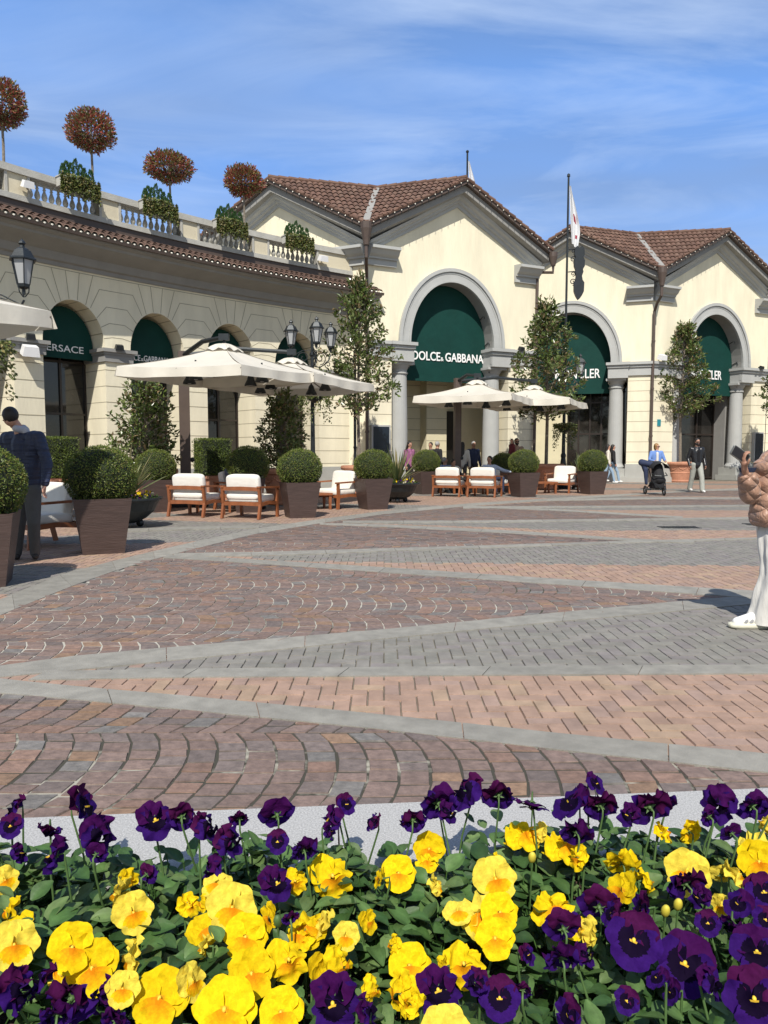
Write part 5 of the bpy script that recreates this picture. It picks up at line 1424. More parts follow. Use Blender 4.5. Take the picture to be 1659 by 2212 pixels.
def quilt(o, P=.16, amp=.006):
    """press diamond seams into a garment"""
    me = o.data; nn = [v.normal.copy() for v in me.vertices]
    for v, n_v in zip(me.vertices, nn):
        s_ = v.co.x + v.co.y * .6; z_ = v.co.z * .8 + .012 * noise.noise(v.co * 9)
        a = abs(math.sin(PI * (z_ + s_) / P)); c = abs(math.sin(PI * (z_ - s_) / P)); m = min(a, c)
        v.co += n_v * (amp * (min(1, m * 1.5) ** .55) - amp * .6)
    me.update()
pw_ = person('woman in a bronze quilted jacket and wide white trousers holding up a phone', base, 0, 1.68, J, C_QUILT, C_WHITE, SKD, H_DBR, 'long', C_SHOE, .011, hd=(-1, -.1, -.15), topr=2.0, legr=1.1, legflare=.055, handdir={'R': (-.28, -.1, .95)}, curl=.75, sleeve=.55, tuck=-.25)
for c_ in list(pw_.children):
    if c_.name.startswith(('trousers', 'shoe')): bpy.data.objects.remove(c_)
def loft(name, secs, m, parent, n=64, sub_=16, folds=.012):
    mb = MB(); rows_ = []
    for (c0, rx0, ry0), (c1, rx1, ry1) in zip(secs[:-1], secs[1:]):
        for j in range(sub_):
            f_ = j / sub_; rows_.append((c0.lerp(c1, f_), rx0 + (rx1 - rx0) * f_, ry0 + (ry1 - ry0) * f_))
    rows_.append(secs[-1]); i0 = 0
    for j, (c, rx, ry) in enumerate(rows_):
        for k in range(n):
            a = 2 * PI * k / n; v = Vector((math.cos(a), math.sin(a), 0)); d_ = folds * (noise.noise(Vector((v.x * 2.2, v.y * 2.2, c.z * 1.6 + c.x * 3))) * 1.5 + .5 * math.sin(a * 5 + c.z * 4) * (.3 + j / len(rows_)) + .8 * noise.noise(Vector((v.x * 3 + 5, v.y * 3, c.z * 9))))
            mb.v.append((c.x + v.x * (rx + d_), c.y + v.y * (ry + d_), c.z))
    m_ = len(rows_)
    for j in range(m_ - 1):
        for k in range(n):
            a = j * n + k; b = j * n + (k + 1) % n; mb.f.append((a + n, b + n, b, a)); mb.m.append(0); mb.c.append((1, 1, 1))
    return mb.build(name, m, parent, smooth=True)
def aw_(x, y, Y): return at(x, y, Y) - base
jb = loft('jacket_body', [(aw_(1694, 972, Y1 + .0), .10, .09), (aw_(1692, 1000, Y1 + .0), .20, .15), (aw_(1691, 1060, Y1), .215, .165), (aw_(1690, 1110, Y1), .23, .175), (aw_(1689, 1128, Y1), .225, .17), (aw_(1689, 1136, Y1), .205, .15)], C_QUILT, pw_, folds=.012)
tr = loft('trousers', [(aw_(1692, 1122, Y1), .16, .12), (aw_(1688, 1165, Y1 - .03), .155, .125), (aw_(1682, 1240, Y1 - .08), .125, .115), (aw_(1660, 1345, Y1 - .04), .165, .135)], C_WHITE, pw_)
loft('trouser_leg', [(aw_(1680, 1125, Y1 + .08), .15, .12), (aw_(1690, 1240, Y1 + .1), .125, .11), (aw_(1728, 1322, Y1 + .3), .15, .13)], C_WHITE, pw_)
for fx, fy, tilt in ((-.0, -.06, 0), (.36, .28, .35)):
    f0_ = Vector((G(1634, 1360).x - base.x + fx, fy, 0))
    mb = MB(); mb.ell(f0_ + Vector((-.02, 0, .022 + tilt * .1)), (.165, .056, .024), 28, 8, rot=(0, tilt, 0), e=.55); sh = mb.build('shoe_sole', mat('cream_sole', (.62, .60, .47), .7, .05, 20, .2, 40), pw_, smooth=True)
    b_ = blob('shoe', [('t', f0_ + Vector((-.12, 0, .045)), f0_ + Vector((.0, 0, .075)), .036, .046), ('t', f0_ + Vector((.0, 0, .07)), f0_ + Vector((.09, 0, .06)), .046, .046), ('t', f0_ + Vector((.03, 0, .08)), f0_ + Vector((.06, 0, .12)), .046, .042)], .009, C_SHOE, pw_, 2)
    mb = MB()
    for q in (-.07, -.03, .01): mb.ell(f0_ + Vector((q, -.041, .055)), (.012, .006, .022), 10, 6, rot=(0, .5, 0))
    mb.build('shoe_overlay', mat('grey_mesh', (.28, .28, .28), .8, .1, 30, 0), b_)
blob('shirt', [('t', aw_(1692, 985, Y1 - .12), aw_(1694, 1060, Y1 - .12), .09, .11), ('t', aw_(1694, 1060, Y1 - .12), aw_(1696, 1130, Y1 - .12), .11, .125)], .012, C_WHITE, pw_, 2)
for c_ in list(pw_.children):
    if c_.name.startswith(('top', 'jacket_body')): quilt(c_)
w_ = J['Rwr']; el = J['Rel']
blob('cuff', [('t', el + Vector((0, 0, -.02)), el.lerp(w_, .55), .085, .07)], .01, C_QUILT, pw_, 2)
mb = MB(); q_ = el.lerp(w_, .58); mb.lathe([(.062, .0), (.05, -.03), (.03, -.04)], 16, q_ + Vector((0, 0, .075))); mb.build('cuff_lining', C_DBLUE, pw_)
phm = mat('phone_case', (.12, .12, .11), .25, .1, 5, 0)
e = empty('phone', base + w_ + Vector((-.045, -.02, .10)), 0, 'grey phone tilted in the raised hand of the woman at the right edge', 'phone')
e.rotation_euler = (.1, math.radians(-60), .15)
mb = MB(); mb.ell((0, 0, 0), (.039, .0065, .082), 32, 12, e=.22); mb.build('case', phm, e, smooth=False)
mb = MB(); mb.box((0, -.0065, 0), (.066, .001, .146)); mb.build('screen', mat('phone_glass', (.02, .02, .025), .08, .1, 4, 0), e)
mb = MB(); mb.box((-.018, .0075, .055), (.03, .005, .03)); mb.build('camera_bump', M_IRON, e)

# man in black leather jacket, walking towards us
J = stand_joints(1.80, .13, .02)
Jm = J; Jm['Rel'] += Vector((-.02, .03, 0)); Jm['Lel'] += Vector((.02, .03, 0))
pj = person('bearded man walking in a black leather jacket, sunglasses and pale wide trousers', G(1503, 1064), .1, 1.80, J, C_LEATH, C_PALE, SKD, H_BLK, 'short', C_SHOE, .014, glasses=True, beard=True, topr=.9, legr=1.12, legflare=.02, tuck=-.3)
blob('vest', [('t', J['chest'] + Vector((0, -.075, .04)), J['waist'] + Vector((0, -.07, -.06)), .075, .075)], .014, cloth('black_vest', (.006, .006, .008), r=1.), pj, 2)
# woman with a stroller
J = stand_joints(1.66)
for n, s in (('L', 1), ('R', -1)): J[n + 'el'] = Vector((s * .27, -.06, 1.08)); J[n + 'wr'] = Vector((s * .2, -.34, 1.03))
ws = person('woman with short blond hair and blue denim shirt behind a black stroller', G(1416, 1058), .0, 1.66, J, C_BLUE, C_BLK, SK, H_BRN, 'bob', C_SHOE, .014, glasses=True, hd=(.75, -.6, 0), topr=.9, tuck=.2)
blob('white_shirt', [('t', J['chest'] + Vector((0, -.09, .09)), J['waist'] + Vector((0, -.09, 0)), .05, .05)], .014, C_WHITE, ws, 2)
st = empty('stroller', G(1421, 1069), 0, 'black three wheeled stroller with hood pushed by the blond woman', 'stroller')
b_ = blob('seat', [('t', (0, .1, .85), (0, -.05, .5), .17, .17), ('t', (-.1, 0, .45), (.1, 0, .45), .14, .14)], .02, C_BLK, st, 2)
mb = MB()
def f(u, v): a = (u - .5) * PI * .95; r = .25 - .0 * v; return Vector((math.sin(a) * r, .18 - .42 * v, .82 + math.cos(a) * .24 * (1 - .25 * v * v)))
mb.grid(f, 12, 6); mb.build('hood', C_BLK, st, smooth=True)
mb = MB()
for s in (-1, 1):
    mb.tube([(s * .2, .45, 1.05), (s * .22, .2, .75), (s * .2, -.05, .42), (s * .06, -.5, .18)], .016, 6); mb.tube([(s * .2, -.02, .45), (s * .27, .3, .16)], .016, 6); mb.tube([(s * .22, .0, .7), (s * .2, -.22, .62)], .014, 6)
mb.tube([(-.2, .45, 1.05), (.2, .45, 1.05)], .02, 6); mb.tube([(-.2, -.22, .62), (0, -.27, .6), (.2, -.22, .62)], .016, 6); mb.tube([(-.27, .3, .15), (.27, .3, .15)], .014, 6)
mb.build('frame', M_IRON, st)
mb = MB(); mb.ell((0, .12, .3), (.2, .25, .12), 16, 10, e=.5); mb.build('basket', C_BLK, st)
for x, y, r in ((-.3, .3, .14), (.3, .3, .14), (0, -.52, .12)):
    mb = MB(); n = 20; pts = [(x, y + r * .82 * math.cos(2 * PI * i / n), r + r * .82 * math.sin(2 * PI * i / n)) for i in range(n + 1)]; mb.tube(pts, r * .2, 8, False); w = mb.build('wheel', M_DARK, st)
    mb = MB()
    for i in range(6): a = 2 * PI * i / 6; mb.tube([(x, y, r), (x, y + r * .8 * math.cos(a), r + r * .8 * math.sin(a))], .008, 4)
    mb.ell((x, y, r), (.03, .03, .03), 8, 6); mb.build('spokes', M_TRIM, w)
blob('jacket', [('t', (-.12, .2, .95), (-.42, .35, 1.02), .09, .11), ('t', (-.35, .35, 1.0), (-.3, .35, .78), .11, .08), ('t', (-.3, .3, .8), (-.27, .3, .35), .08, .05)], .02, C_DBLUE, st, 2)
# two walking women by the column
J = stand_joints(1.70, .18, .02)
pg = person('woman with long black hair, pale top and light jeans by the grey column', G(1312, 1044), 1.4, 1.72, J, cloth('cream_knit', (.6, .56, .48)), C_JEAN, SK, H_BLK, 'long', C_SHOE, .015, hd=(.1, -1, 0), tuck=.1)
J = stand_joints(1.70, -.16, .02)
person('companion in a black jacket and jeans just behind the long haired woman', G(1325, 1043) + Vector((.06, .35, 0)), 1.5, 1.72, J, C_BLK, C_JEAN, SK, H_BLK, 'long', C_SHOE, .015, tuck=.1)
e = empty('shoulder_bag', G(1306, 1044) + Vector((-.04, -.2, 1.0)), .2, 'small black shoulder bag on the back of the long haired woman', 'bag')
mb = MB(); mb.ell((0, 0, 0), (.16, .05, .11), 20, 10, e=.4); mb.build('pouch', C_BLK, e); mb = MB(); mb.tube([(-.12, 0, .08), (-.02, .05, .3), (.1, .12, .45)], .012, 5); mb.build('strap', C_BLK, e)

def seated(h, lean=.12, cross=False):
    k = h / 1.75
    J = dict(head=(0, .08 + lean, 1.08), neck=(0, .09 + lean, .95), chest=(0, .09 + lean * .8, .76), waist=(0, .07 + lean * .4, .58), pelvis=(0, .05, .49))
    for n, s in (('L', 1), ('R', -1)):
        J[n + 'sh'] = (s * .19, .09 + lean, .87); J[n + 'el'] = (s * .27, 0 + lean, .66); J[n + 'wr'] = (s * .22, -.25 + lean, .66)
        J[n + 'hip'] = (s * .09, 0, .49); J[n + 'kn'] = (s * .13, -.44, .5); J[n + 'an'] = (s * .12, -.46, .08)
    return {q: Vector(v) * k for q, v in J.items()}
def put_seated(label, x, Y, rz, h, top, bottom, skin, hair, mod=None, **kw):
    J = seated(h); 
    if mod: mod(J)
    return person(label, atY(x, Y), rz, h, J, top, bottom, skin, hair, 'short', C_BOOT, .014, **kw)
def m1(J): J['Rwr'] = Vector((-.05, -.08, .95)); J['Rel'] = Vector((-.24, -.16, .72)); J['Lwr'] = Vector((.26, -.36, .92)); J['Lel'] = Vector((.3, -.14, .70))
put_seated('grey haired man in a grey polo seated under the parasol, hand at chin', 517, 17.35, 1.15, 1.8, cloth('grey_polo', (.11, .13, .18)), C_DBLUE, SKD, H_GRY, m1, hd=(.15, -1, 0), handdir={'R': (.1, 0, 1), 'L': (0, -.2, 1)})
def m2(J): J['Lwr'] = Vector((.62, -.1, .70)); J['Lel'] = Vector((.42, .05, .76))
put_seated('dark haired man in a pale shirt lounging under the far parasol', 1064, 24.0, .35, 1.78, C_LBLUE, C_DBLUE, SKD, H_BLK, m2, hd=(-.8, -.6, 0))
put_seated('dark haired woman in black sitting in shade beside the pale shirted man', 987, 24.3, .6, 1.62, C_BLK, C_BLK, SKD, H_BLK, hd=(.3, -1, 0))
put_seated('white haired man in a blue vest and pale shirt seated by the far parasol mast', 958, 25.0, -.3, 1.72, C_BLUE, C_GREY, SK, H_GRY, hd=(.9, .5, 0))
J = stand_joints(1.78); J['Lel'] = Vector((.25, -.1, 1.15)); J['Lwr'] = Vector((.05, -.28, 1.2)); J['Rel'] = Vector((-.25, -.05, 1.15)); J['Rwr'] = Vector((-.12, -.28, 1.12))
person('bearded man in sunglasses carrying a small girl near the big arch', atY(1116, 27.5), .15, 1.86, stand_joints(1.86) | {k_: J[k_] * 1.04 for k_ in ('Lel', 'Lwr', 'Rel', 'Rwr')}, C_TAUPE, C_GREY, SK, H_BLK, 'short', C_SHOE, .016, glasses=True, beard=True)
Jc = stand_joints(1.15)
for k_ in Jc: Jc[k_].z += .68
for n, s in (('L', 1), ('R', -1)): Jc[n + 'kn'] = Vector((s * .1, -.18, 1.1)); Jc[n + 'an'] = Vector((s * .1, -.12, .85))
person('small girl with brown hair in a maroon top carried by the bearded man', atY(1105, 27.2), -1.2, 1.25, Jc, C_MAROON, C_GREY, SK, H_DBR, 'long', C_SHOE, .014, hd=(.6, -1, 0))
for x, Y, rz, h, tp, bt, hm, hs_, lab in [
    (999, 26.3, 2.8, 1.70, C_WHITE, C_GREY, H_BLK, 'long', 'woman with long black hair in a white coat seen from behind near the arch'),
    (1023, 26.8, .4, 1.74, C_DBLUE, C_BLK, H_GRY, 'short', 'bald man dressed in dark blue standing inside the big arch'),
    (945, 27.4, 2.2, 1.74, C_BLK, C_BLK, H_GRY, 'short', 'grey haired man in black by the passage wall'),
    (930, 28.0, -.6, 1.72, C_GREY, C_BLK, H_BLK, 'short', 'dark haired person just left of the grey haired man in the passage'),
    (885, 26.0, .8, 1.72, C_PURP, C_BLK, H_BLK, 'long', 'woman in mauve behind the yucca at the left column of the arch')]:
    person(lab, atY(x, Y), rz, h, stand_joints(h), tp, bt, SKD, hm, hs_, C_BOOT, .017, group='people gathered by the big arch')
# ------------------------------------------------------------------ flower bed in the foreground
RZ = .45
A = G(30, 1764, RZ); B = G(1659, 1699, RZ); d = (B - A).normalized(); nI = Vector((d.y, -d.x, 0))   # towards the camera
A0 = A - d * 3.0; Ltot = 7.5
pl = empty('flower_planter', (0, 0, 0), 0, 'long raised granite planter of pansies filling the foreground', 'planter')
jx = G(728, 1731, RZ); tj = (jx - A0).dot(d)
cuts = [0, tj - 1.9 * 1, tj, tj + 1.9, Ltot]
cuts = [0, tj - 2.0, tj, tj + 2.0, Ltot]
for a, b in zip(cuts[:-1], cuts[1:]):
    mb = MB(); a += .002; b -= .002; W_ = .29
    prof = [(0, 0), (0, RZ - .008), (.008, RZ), (W_ - .006, RZ), (W_, RZ - .006), (W_, .2), (W_, 0)]
    P = [[A0 + d * t + nI * o + Vector((0, 0, z - RZ)) for o, z in prof] for t in (a, b)]
    n = len(prof); mb.add(P[0] + P[1], [tuple(range(n)), tuple(range(n, 2 * n))[::-1]] + [(i, (i + 1) % n, n + (i + 1) % n, n + i)[::-1] for i in range(n)])
    mb.build('granite_rim', M_GRANITE, pl)
mb = MB()
def f(u, v):
    p = A0 + d * (Ltot * u) + nI * (.285 + 1.5 * v); p.z = .40 + .03 * noise.noise(p * 7) + .012 * noise.noise(p * 30); return p
mb.grid(f, 150, 40); mb.build('soil', M_SOIL, pl, smooth=True)
mb = MB()
for o in (1.79,):
    P = [A0 + nI * o, A0 + d * Ltot + nI * o]; 
    mb.hexa([Vector((p.x, p.y, z)) for z in (0, RZ) for p in (P[0], P[1], P[1] + nI * .29, P[0] + nI * .29)])
mb.build('granite_rim', M_GRANITE, pl)

LG = [(.04, .09, .022), (.055, .115, .03), (.075, .14, .038), (.03, .07, .02), (.1, .16, .05)]
def pleaf(mb, p, dirv, up, L, W, c):
    dirv = dirv.normalized(); s = dirv.cross(up); s = s.normalized() if s.length > .01 else Vector((1, 0, 0)); n = s.cross(dirv).normalized()
    prof = (.18, .75, 1.0, .92, .62, .12); m = len(prof); i0 = len(mb.v); bend = ru(-.1, .5); c2 = (c[0] * 1.15, c[1] * 1.12, c[2] * 1.2)
    for j, w in enumerate(prof):
        f_ = j / (m - 1); q = p + dirv * L * f_ - n * L * bend * f_ * f_; wv = W / 2 * w
        mb.v += [tuple(q - s * wv + n * wv * .35), tuple(q - s * wv * .5 + n * wv * .2), tuple(q), tuple(q + s * wv * .5 + n * wv * .2), tuple(q + s * wv + n * wv * .35)]
    for j in range(m - 1):
        for k in range(4):
            a = i0 + j * 5 + k; mb.f.append((a, a + 1, a + 6, a + 5)); mb.m.append(0); mb.c.append(c if k in (0, 3) else c2)
mb = MB()
def bedpt(): 
    t = ru(.0, 1.0); o = ru(.26, 1.25); p = A0 + d * (3.0 + (t - .5) * 3.4 + .93) + nI * o; return p, o
for _ in range(2500):
    p, o = bedpt(); m_ = noise.noise(Vector((p.x * 6, p.y * 6, 0))); 
    if m_ < -.42 and rnd() < .8: continue
    h = .437 + .08 * (m_ + .35) - (.012 if o < .42 else 0)
    base = Vector((p.x, p.y, h))
    for k in range(random.randint(4, 7)):
        a = ru(0, 2 * PI); tl = ru(-.15, .75); dv = Vector((math.cos(a), math.sin(a), tl)); L = ru(.028, .05)
        q = base + Vector((ru(-.02, .02), ru(-.02, .02), ru(-.03, .045)))
        pleaf(mb, q + dv * .012, dv, Vector((0, 0, 1)) + rvec() * .35, L, L * ru(.6, .8), pick(LG, .25))
        if rnd() < .5: mb.col = (.06, .13, .03); mb.tube([base - Vector((0, 0, .03)), q + dv * .012], .0013, 4, False)
fo = mb.build('pansy_foliage', mat('pansy_leaf', attr=True, rough=.5, var=.22, scale=60, bump=.3, bscale=90, trans=.15, spec=.35, bd=.003), None, smooth=True, color=True)
tag(fo, 'dense dark green pansy leaves covering the planter soil', kind='stuff')
# dead leaves and bark bits on the soil
mb = MB()
for _ in range(700):
    p, o = bedpt(); p.z = .415 + .02 * rnd(); leaf(mb, p, rvec() * Vector((1, 1, .15)) if False else Vector((ru(-1, 1), ru(-1, 1), ru(-.1, .3))), rvec(), ru(.01, .03), ru(.006, .014), pick([(.14, .075, .045), (.09, .05, .035), (.2, .12, .07)], .3))
lit = mb.build('bark_mulch', mat('mulch_bark', attr=True, rough=.9, var=.3, scale=40, bump=0), None, color=True); tag(lit, 'brown bark and dead leaf litter on the planter soil', kind='stuff')

def disc(mb, cen, ax, ay, nrm, rx, ry, cfn, amp, cup, ph, rings=7, seg=30, crump=0.):
    i0 = len(mb.v)
    for r in range(rings + 1):
        rr = r / rings
        for k in range(seg):
            a = 2 * PI * k / seg; ed = 1 + .05 * math.sin(a * 5 + ph) * rr + .02 * math.sin(a * 11 + ph * 3)
            x = rx * rr * math.cos(a) * ed; y = ry * rr * math.sin(a) * ed
            z = amp * math.sin(a * 4 + ph) * rr * rr * rx * .5 + amp * .35 * math.sin(a * 9 + ph * 2) * rr ** 3 * rx * .5 + cup * rr * rr * rx
            q = cen + ax * x + ay * y
            if crump: z += crump * noise.noise(q * 48 + Vector((ph, 0, 0))) * rx * 1.6
            mb.v.append(tuple(q + nrm * z))
    for r in range(rings):
        for k in range(seg):
            a = i0 + r * seg + k; b = i0 + r * seg + (k + 1) % seg
            f_ = (b, a, a + seg, b + seg); ce = sum((Vector(mb.v[q]) for q in f_), Vector()) / 4
            mb.f.append(f_); mb.m.append(0); mb.c.append(cfn(ce))
def make_blossom(kind, sd_, fold):
    random.seed(sd_); mb = MB(); ph = ru(0, 6)
    N = Vector((0, -1, 0))
    petals = [(60, .60, .70, .005, 'u'), (120, .60, .70, .008, 'u'), (5, .56, .60, .002, 'l'), (175, .56, .60, .0005, 'l'), (270, .56, .78, -.003, 'd')]
    tint = ru(.88, 1.06)
    pale = (kind == 'y' and sd_ % 3 == 0)
    for ang, Lf, Wf, lay, pk in petals:
        ang += ru(-9, 9); a = math.radians(ang); ax = Vector((math.cos(a), 0, math.sin(a))); ay = Vector((-math.sin(a), 0, math.cos(a)))
        R_ = .034; tl = ru(-.15, .25) + fold * ru(.2, 1.0); ax2 = (ax + N * tl * -1).normalized() if pk != 'd' else (ax + N * (-tl * .6)).normalized()
        n2 = ay.cross(ax2).normalized() * (1); n2 = n2 if n2.dot(N) > 0 else -n2
        cen = ax2 * R_ * .56 + Vector((0, lay, 0))
        def cf(p, pk=pk):
            r = Vector((p.x, 0, p.z)).length / .034; v = ru(.93, 1.06) * tint
            if kind == 'y':
                c = (.80, .575, .008) if not pale else (.78, .62, .07)
                if pk == 'd' and r < .75: g2 = max(0, min(1, (r - .1) / .65)) * (.6 + .4 * abs(math.cos(math.atan2(p.z, p.x) * 6))); c = (.80, .25 + .32 * g2, .006)
                if pk != 'd' and r < .16: c = (.8, .45, .02)
                if r < .07: c = (.12, .08, .01)
            else:
                if pk == 'u': c = (.048, .0035, .066) if sd_ % 2 else (.058, .0045, .048)
                else: c = (.032, .006, .115) if r > .6 else (.006, .0015, .016)
                if pk == 'u' and r < .25: c = (.03, .006, .08)
                if pk == 'd' and r < .12: c = (.8, .5, .05)
            return (c[0] * v, c[1] * v, c[2] * v)
        disc(mb, cen, ax2, ay, n2, R_ * Lf, R_ * Wf, cf, ru(.18, .4) + fold * .3, ru(-.05, .3), ph + ang, crump=.12 + fold * .3)
    me_o = mb.build('blossom', M_PETAL, None, smooth=True)
    me = me_o.data; bpy.data.objects.remove(me_o)
    return me
BL = {k: [make_blossom(k, i + 1 + (0 if k == 'y' else 100), 0.0 if i < 4 else .8) for i in range(9)] for k in 'yp'}
random.seed(5)
M_SEP = mat('sepal_green', (.075, .14, .04), .6, .15, 30, 0); M_EYE = mat('pansy_eye', (.75, .5, .04), .6, .1, 50, 0)
mb = MB()
for k in range(5):
    a = 2 * PI * k / 5; leaf(mb, Vector((0, .006, 0)), Vector((math.cos(a), .35, math.sin(a))), Vector((0, 1, 0)), .013, .006, (1, 1, 1))
mb.ell((0, .008, 0), (.004, .006, .004), 8, 6)
so = mb.build('sepals', M_SEP); ME_SEP = so.data; bpy.data.objects.remove(so)
mb = MB(); mb.ell((0, -.004, 0), (.0028, .003, .0035), 8, 6); so = mb.build('eye', M_EYE, None, smooth=True); ME_EYE = so.data; bpy.data.objects.remove(so)

LP = """365 200 88 s;50 205 55 s;45 285 52 f;210 315 52 d;440 325 80 s;225 410 72 s;90 400 42 s;670 258 84 f;785 238 62 b;910 288 72 s;1035 245 44 b;1195 225 74 b;1005 350 68 s;1200 352 50 f;1310 375 64 b;1425 255 55 s;1495 190 44 s;1430 305 38 s;1600 262 42 s;1195 530 76 f;905 472 58 s;100 990 95 s;165 950 70 s;330 1010 105 b;430 1020 70 s;250 1080 80 b;510 1110 62 b;1440 1050 118 f;1250 670 34 b;420 400 48 b;640 490 44 b;1600 1075 60 s"""
LY = """20 520 58 f;505 570 62 s;560 520 44 s;575 660 84 f;820 625 48 s;865 620 40 s;935 540 62 t;1000 640 106 f;1165 678 54 s;1435 500 100 f;1275 522 58 f;60 800 100 f;310 810 98 f;250 905 60 t;545 855 80 s;400 900 112 f;530 990 72 f;880 740 70 t;870 800 52 s;1060 765 92 f;1245 862 96 f;1320 720 88 t;1375 700 62 s;1495 762 58 f;1590 700 46 s;1480 880 78 s;1395 925 80 s;1085 925 100 f;690 1030 122 f;830 960 72 s;970 1080 132 f;1215 1090 96 f;1620 990 56 s;25 650 58 s;1640 510 42 s;1290 760 70 t;90 700 50 t"""
RP = """125 250 58 b;340 130 84 s;230 175 80 b;285 225 48 s;495 140 74 b;635 200 72 d;805 180 86 s;930 185 74 b;915 100 48 s;830 300 70 b;1135 190 88 b;1055 235 48 s;1200 170 60 b;1440 190 76 s;1400 240 44 b;1580 190 66 b;1630 210 50 s;1495 310 46 b;1290 520 82 b;1360 590 46 s;925 620 84 b;985 665 54 s;1115 640 66 s;770 715 80 b;760 830 88 b;880 840 52 s;1080 780 116 f;1300 880 128 f;1400 705 54 f;1530 620 60 s;1640 570 76 f;1610 830 106 f;1600 1030 124 f;235 995 106 f;500 1030 88 f;800 1100 74 s;1050 1040 54 f;1430 960 66 s;620 840 42 s;390 960 56 s;1650 690 56 f;600 985 42 b;1240 1000 50 s;1500 720 50 d;1180 940 50 s"""
RY = """195 385 68 f;185 440 48 t;62 490 74 f;238 540 46 s;480 515 92 f;500 435 28 s;600 320 76 t;660 310 46 s;780 370 84 t;830 420 52 s;1025 425 74 b;1220 310 46 s;1310 300 54 b;1030 560 78 s;1150 520 58 s;1310 488 94 f;1455 490 46 b;1530 490 60 s;1620 440 86 f;1600 370 70 t;1640 270 46 s;420 665 100 t;500 660 80 f;320 660 60 t;480 770 82 f;730 640 92 t;820 690 76 t;860 740 60 s;110 890 90 f;345 880 96 f;230 905 52 s;60 1010 82 s;30 800 30 s;1455 630 44 s;110 1050 60 s"""
fl = []
for st_, k, off in ((LP, 'p', 0), (LY, 'y', 0), (RP, 'p', 829.5), (RY, 'y', 829.5)):
    for q in st_.split(';'):
        u, v, r, fc = q.split(); fl.append([float(u) * .5 + off, 1642 + float(v) * .5, float(r) * .5, k, fc])
# a few more beyond the frame edges so that the bed carries on
for i in range(26):
    sx = random.choice([-1, 1]); fl.append([829.5 + sx * ru(870, 1500), ru(1790, 2250), ru(28, 50), random.choice('yp'), random.choice('fst')])
for i in range(10): fl.append([ru(0, 1659), ru(2230, 2420), ru(45, 62), random.choice('yyp'), 'f'])
rows = {}
for it in fl:
    y = it[1]
    it.append('rim' if y < 1850 else 'middle' if y < 2040 else 'front')
    rows.setdefault((it[3], it[5]), []).append(it)
for k_ in rows: rows[k_].sort(key=lambda q: q[0])
ORD = ['leftmost', 'second', 'third', 'fourth', 'fifth', 'sixth', 'seventh', 'eighth', 'ninth', 'tenth', 'eleventh', 'twelfth', 'thirteenth', 'fourteenth', 'fifteenth', 'sixteenth', 'seventeenth', 'eighteenth', 'nineteenth', 'twentieth']
face_w = {'f': 'open faced', 's': 'side on', 'b': 'turned away', 'd': 'drooping', 't': 'upward facing'}
row_s = {'rim': 'row along the granite rim', 'middle': 'middle row', 'front': 'front row'}
row_w = {'rim': 'along the granite rim', 'middle': 'in the middle of the bed', 'front': 'at the front of the bed'}
camp = Vector((0, 0, HC))
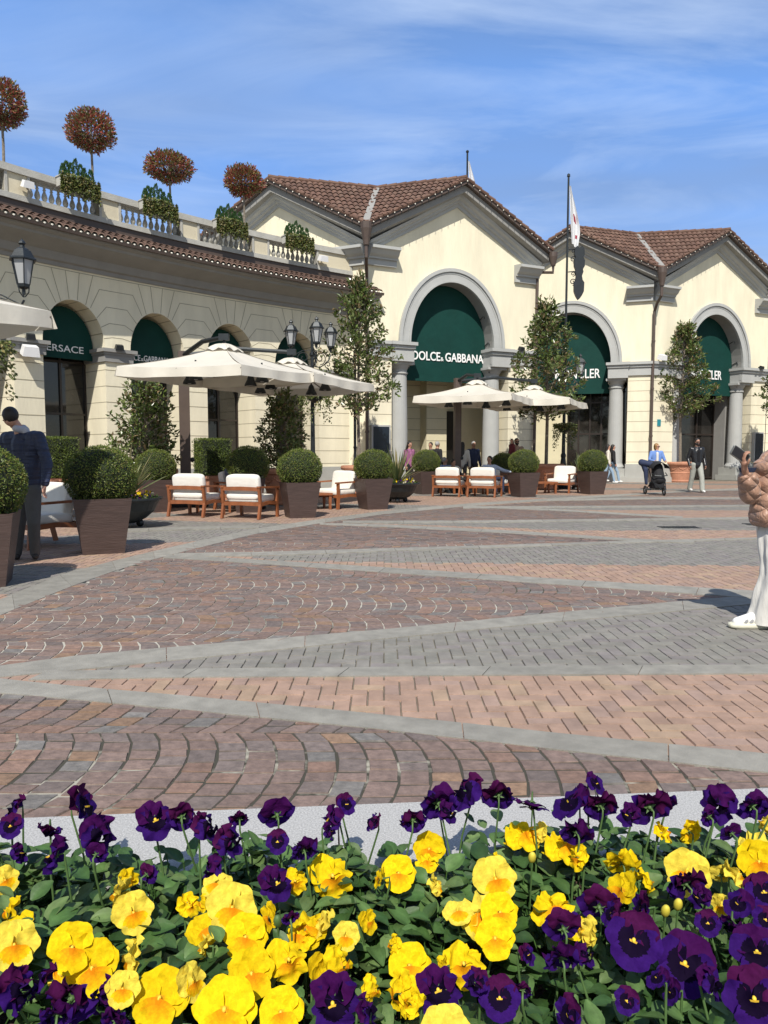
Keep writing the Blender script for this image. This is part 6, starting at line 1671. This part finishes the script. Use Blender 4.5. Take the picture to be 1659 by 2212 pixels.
for (kind, row), lst in rows.items():
    colr = 'yellow' if kind == 'y' else 'purple'; inview = [q for q in lst if 0 <= q[0] <= 1659 and q[1] < 2240]
    for it in lst:
        x, y, r, _, fc, _ = it
        z = {'rim': ru(.60, .64), 'middle': ru(.56, .60), 'front': ru(.57, .61)}[row] if kind == 'p' else {'rim': ru(.545, .575), 'middle': ru(.545, .58), 'front': ru(.55, .59)}[row]
        p = G(x, y, z); dep = p.y * CP - (z - HC) * SP; sc_ = r * dep / 1600 / .034 * (.93 if fc == 'f' else .98)
        sc_ = min(1.45, max(.4, sc_))
        if it in inview:
            i = inview.index(it); n = len(inview)
            if i < n / 2: pos = ('leftmost' if i == 0 else ORD[i] + ' from left') if i < 20 else 'central'
            else: j = n - 1 - i; pos = ('rightmost' if j == 0 else ORD[j] + ' from right') if j < 20 else 'central'
            lab = f"{face_w[fc]} {colr} pansy, {pos} in the {colr} {row_s[row]}"; grp = f'{colr} pansies in the granite planter'
        else: lab = f'{colr} pansy beyond the edges of the photo'; grp = 'pansies outside the photo'
        e = empty('pansy', (p.x, p.y, 0), 0, lab, 'flower', grp)
        to = (camp - p).normalized()
        if fc == 'f': nd = (to + Vector((ru(-.25, .25), ru(-.1, .1), ru(-.1, .25)))).normalized()
        elif fc == 's': nd = Vector((random.choice([-1, 1]) * ru(.6, 1), ru(-.8, .1), ru(.0, .6))).normalized()
        elif fc == 'b': nd = Vector((ru(-.4, .4), 1, ru(-.1, .35))).normalized()
        elif fc == 'd': nd = Vector((ru(-.3, .3), -.3, -.9)).normalized()
        else: nd = Vector((ru(-.3, .3), -.45, 1)).normalized()
        # frame: local -Y = nd, local Z = up
        yv = -nd; zv = Vector((0, 0, 1)) - yv * yv.z; zv = zv.normalized() if zv.length > .1 else Vector((0, 1, 0)); xv = yv.cross(zv)
        roll = ru(-.35, .35); M3 = Matrix((xv, yv, zv)).transposed() @ Matrix.Rotation(roll, 3, 'Y')
        big = fc in 'fb'
        me = BL[kind][random.randint(0, 4) if fc == 'f' else random.randint(2, 8)]
        b = bpy.data.objects.new('blossom', me); COL.objects.link(b); b.parent = e; b.matrix_local = Matrix.Translation((0, 0, z)) @ M3.to_4x4() @ Matrix.Scale(sc_, 4)
        s_ = bpy.data.objects.new('sepals', ME_SEP); COL.objects.link(s_); s_.parent = b
        if fc == 'f': q_ = bpy.data.objects.new('eye', ME_EYE); COL.objects.link(q_); q_.parent = b
        mb = MB(); back = -nd * .012 * sc_; tip = Vector((0, 0, z)) + back; f0 = Vector((ru(-.04, .04), ru(-.02, .05), .415)) 
        hook = tip - nd * .012 + Vector((0, 0, .004 if fc != 'b' else .0)); 
        mid = f0.lerp(hook, .55) + Vector((ru(-.006, .006), ru(-.006, .006), 0))
        mb.tube([f0, mid, hook - Vector((0, 0, .012)), hook, tip], [.0022, .002, .0018, .0016, .0016], 6, False); mb.build('stem', M_SEP, e, smooth=True)
# buds
for x, y in ((829.5 + 320, 1642 + 210), (829.5 + 608, 1642 + 326), (829.5 + 635, 1642 + 312), (600, 1990), (1150, 1740)):
    p = G(x, y, .58); e = empty('pansy_bud', (p.x, p.y, 0), 0, None, 'flower bud'); 
    e['label'] = {829.5 + 320: 'small yellow bud between two yellow pansies right of centre', 829.5 + 608: 'yellow bud low in the right half of the bed', 829.5 + 635: 'greenish yellow bud beside another bud at the right of the bed', 600: 'green bud among the yellow pansies left of centre', 1150: 'closed green bud standing against the granite rim'}[x]
    mb = MB(); mb.ell((0, 0, .58), (.007, .007, .013), 10, 8, rot=(.4, 0, 0)); mb.build('bud', mat('bud_yellow', (.6, .5, .05), .6, .1, 30, 0) if x != 1150 and x != 600 else M_SEP, e, smooth=True)
    mb = MB(); mb.tube([(0, .02, .42), (0, .01, .5), (0, 0, .57)], .0016, 5); mb.build('stem', M_SEP, e)
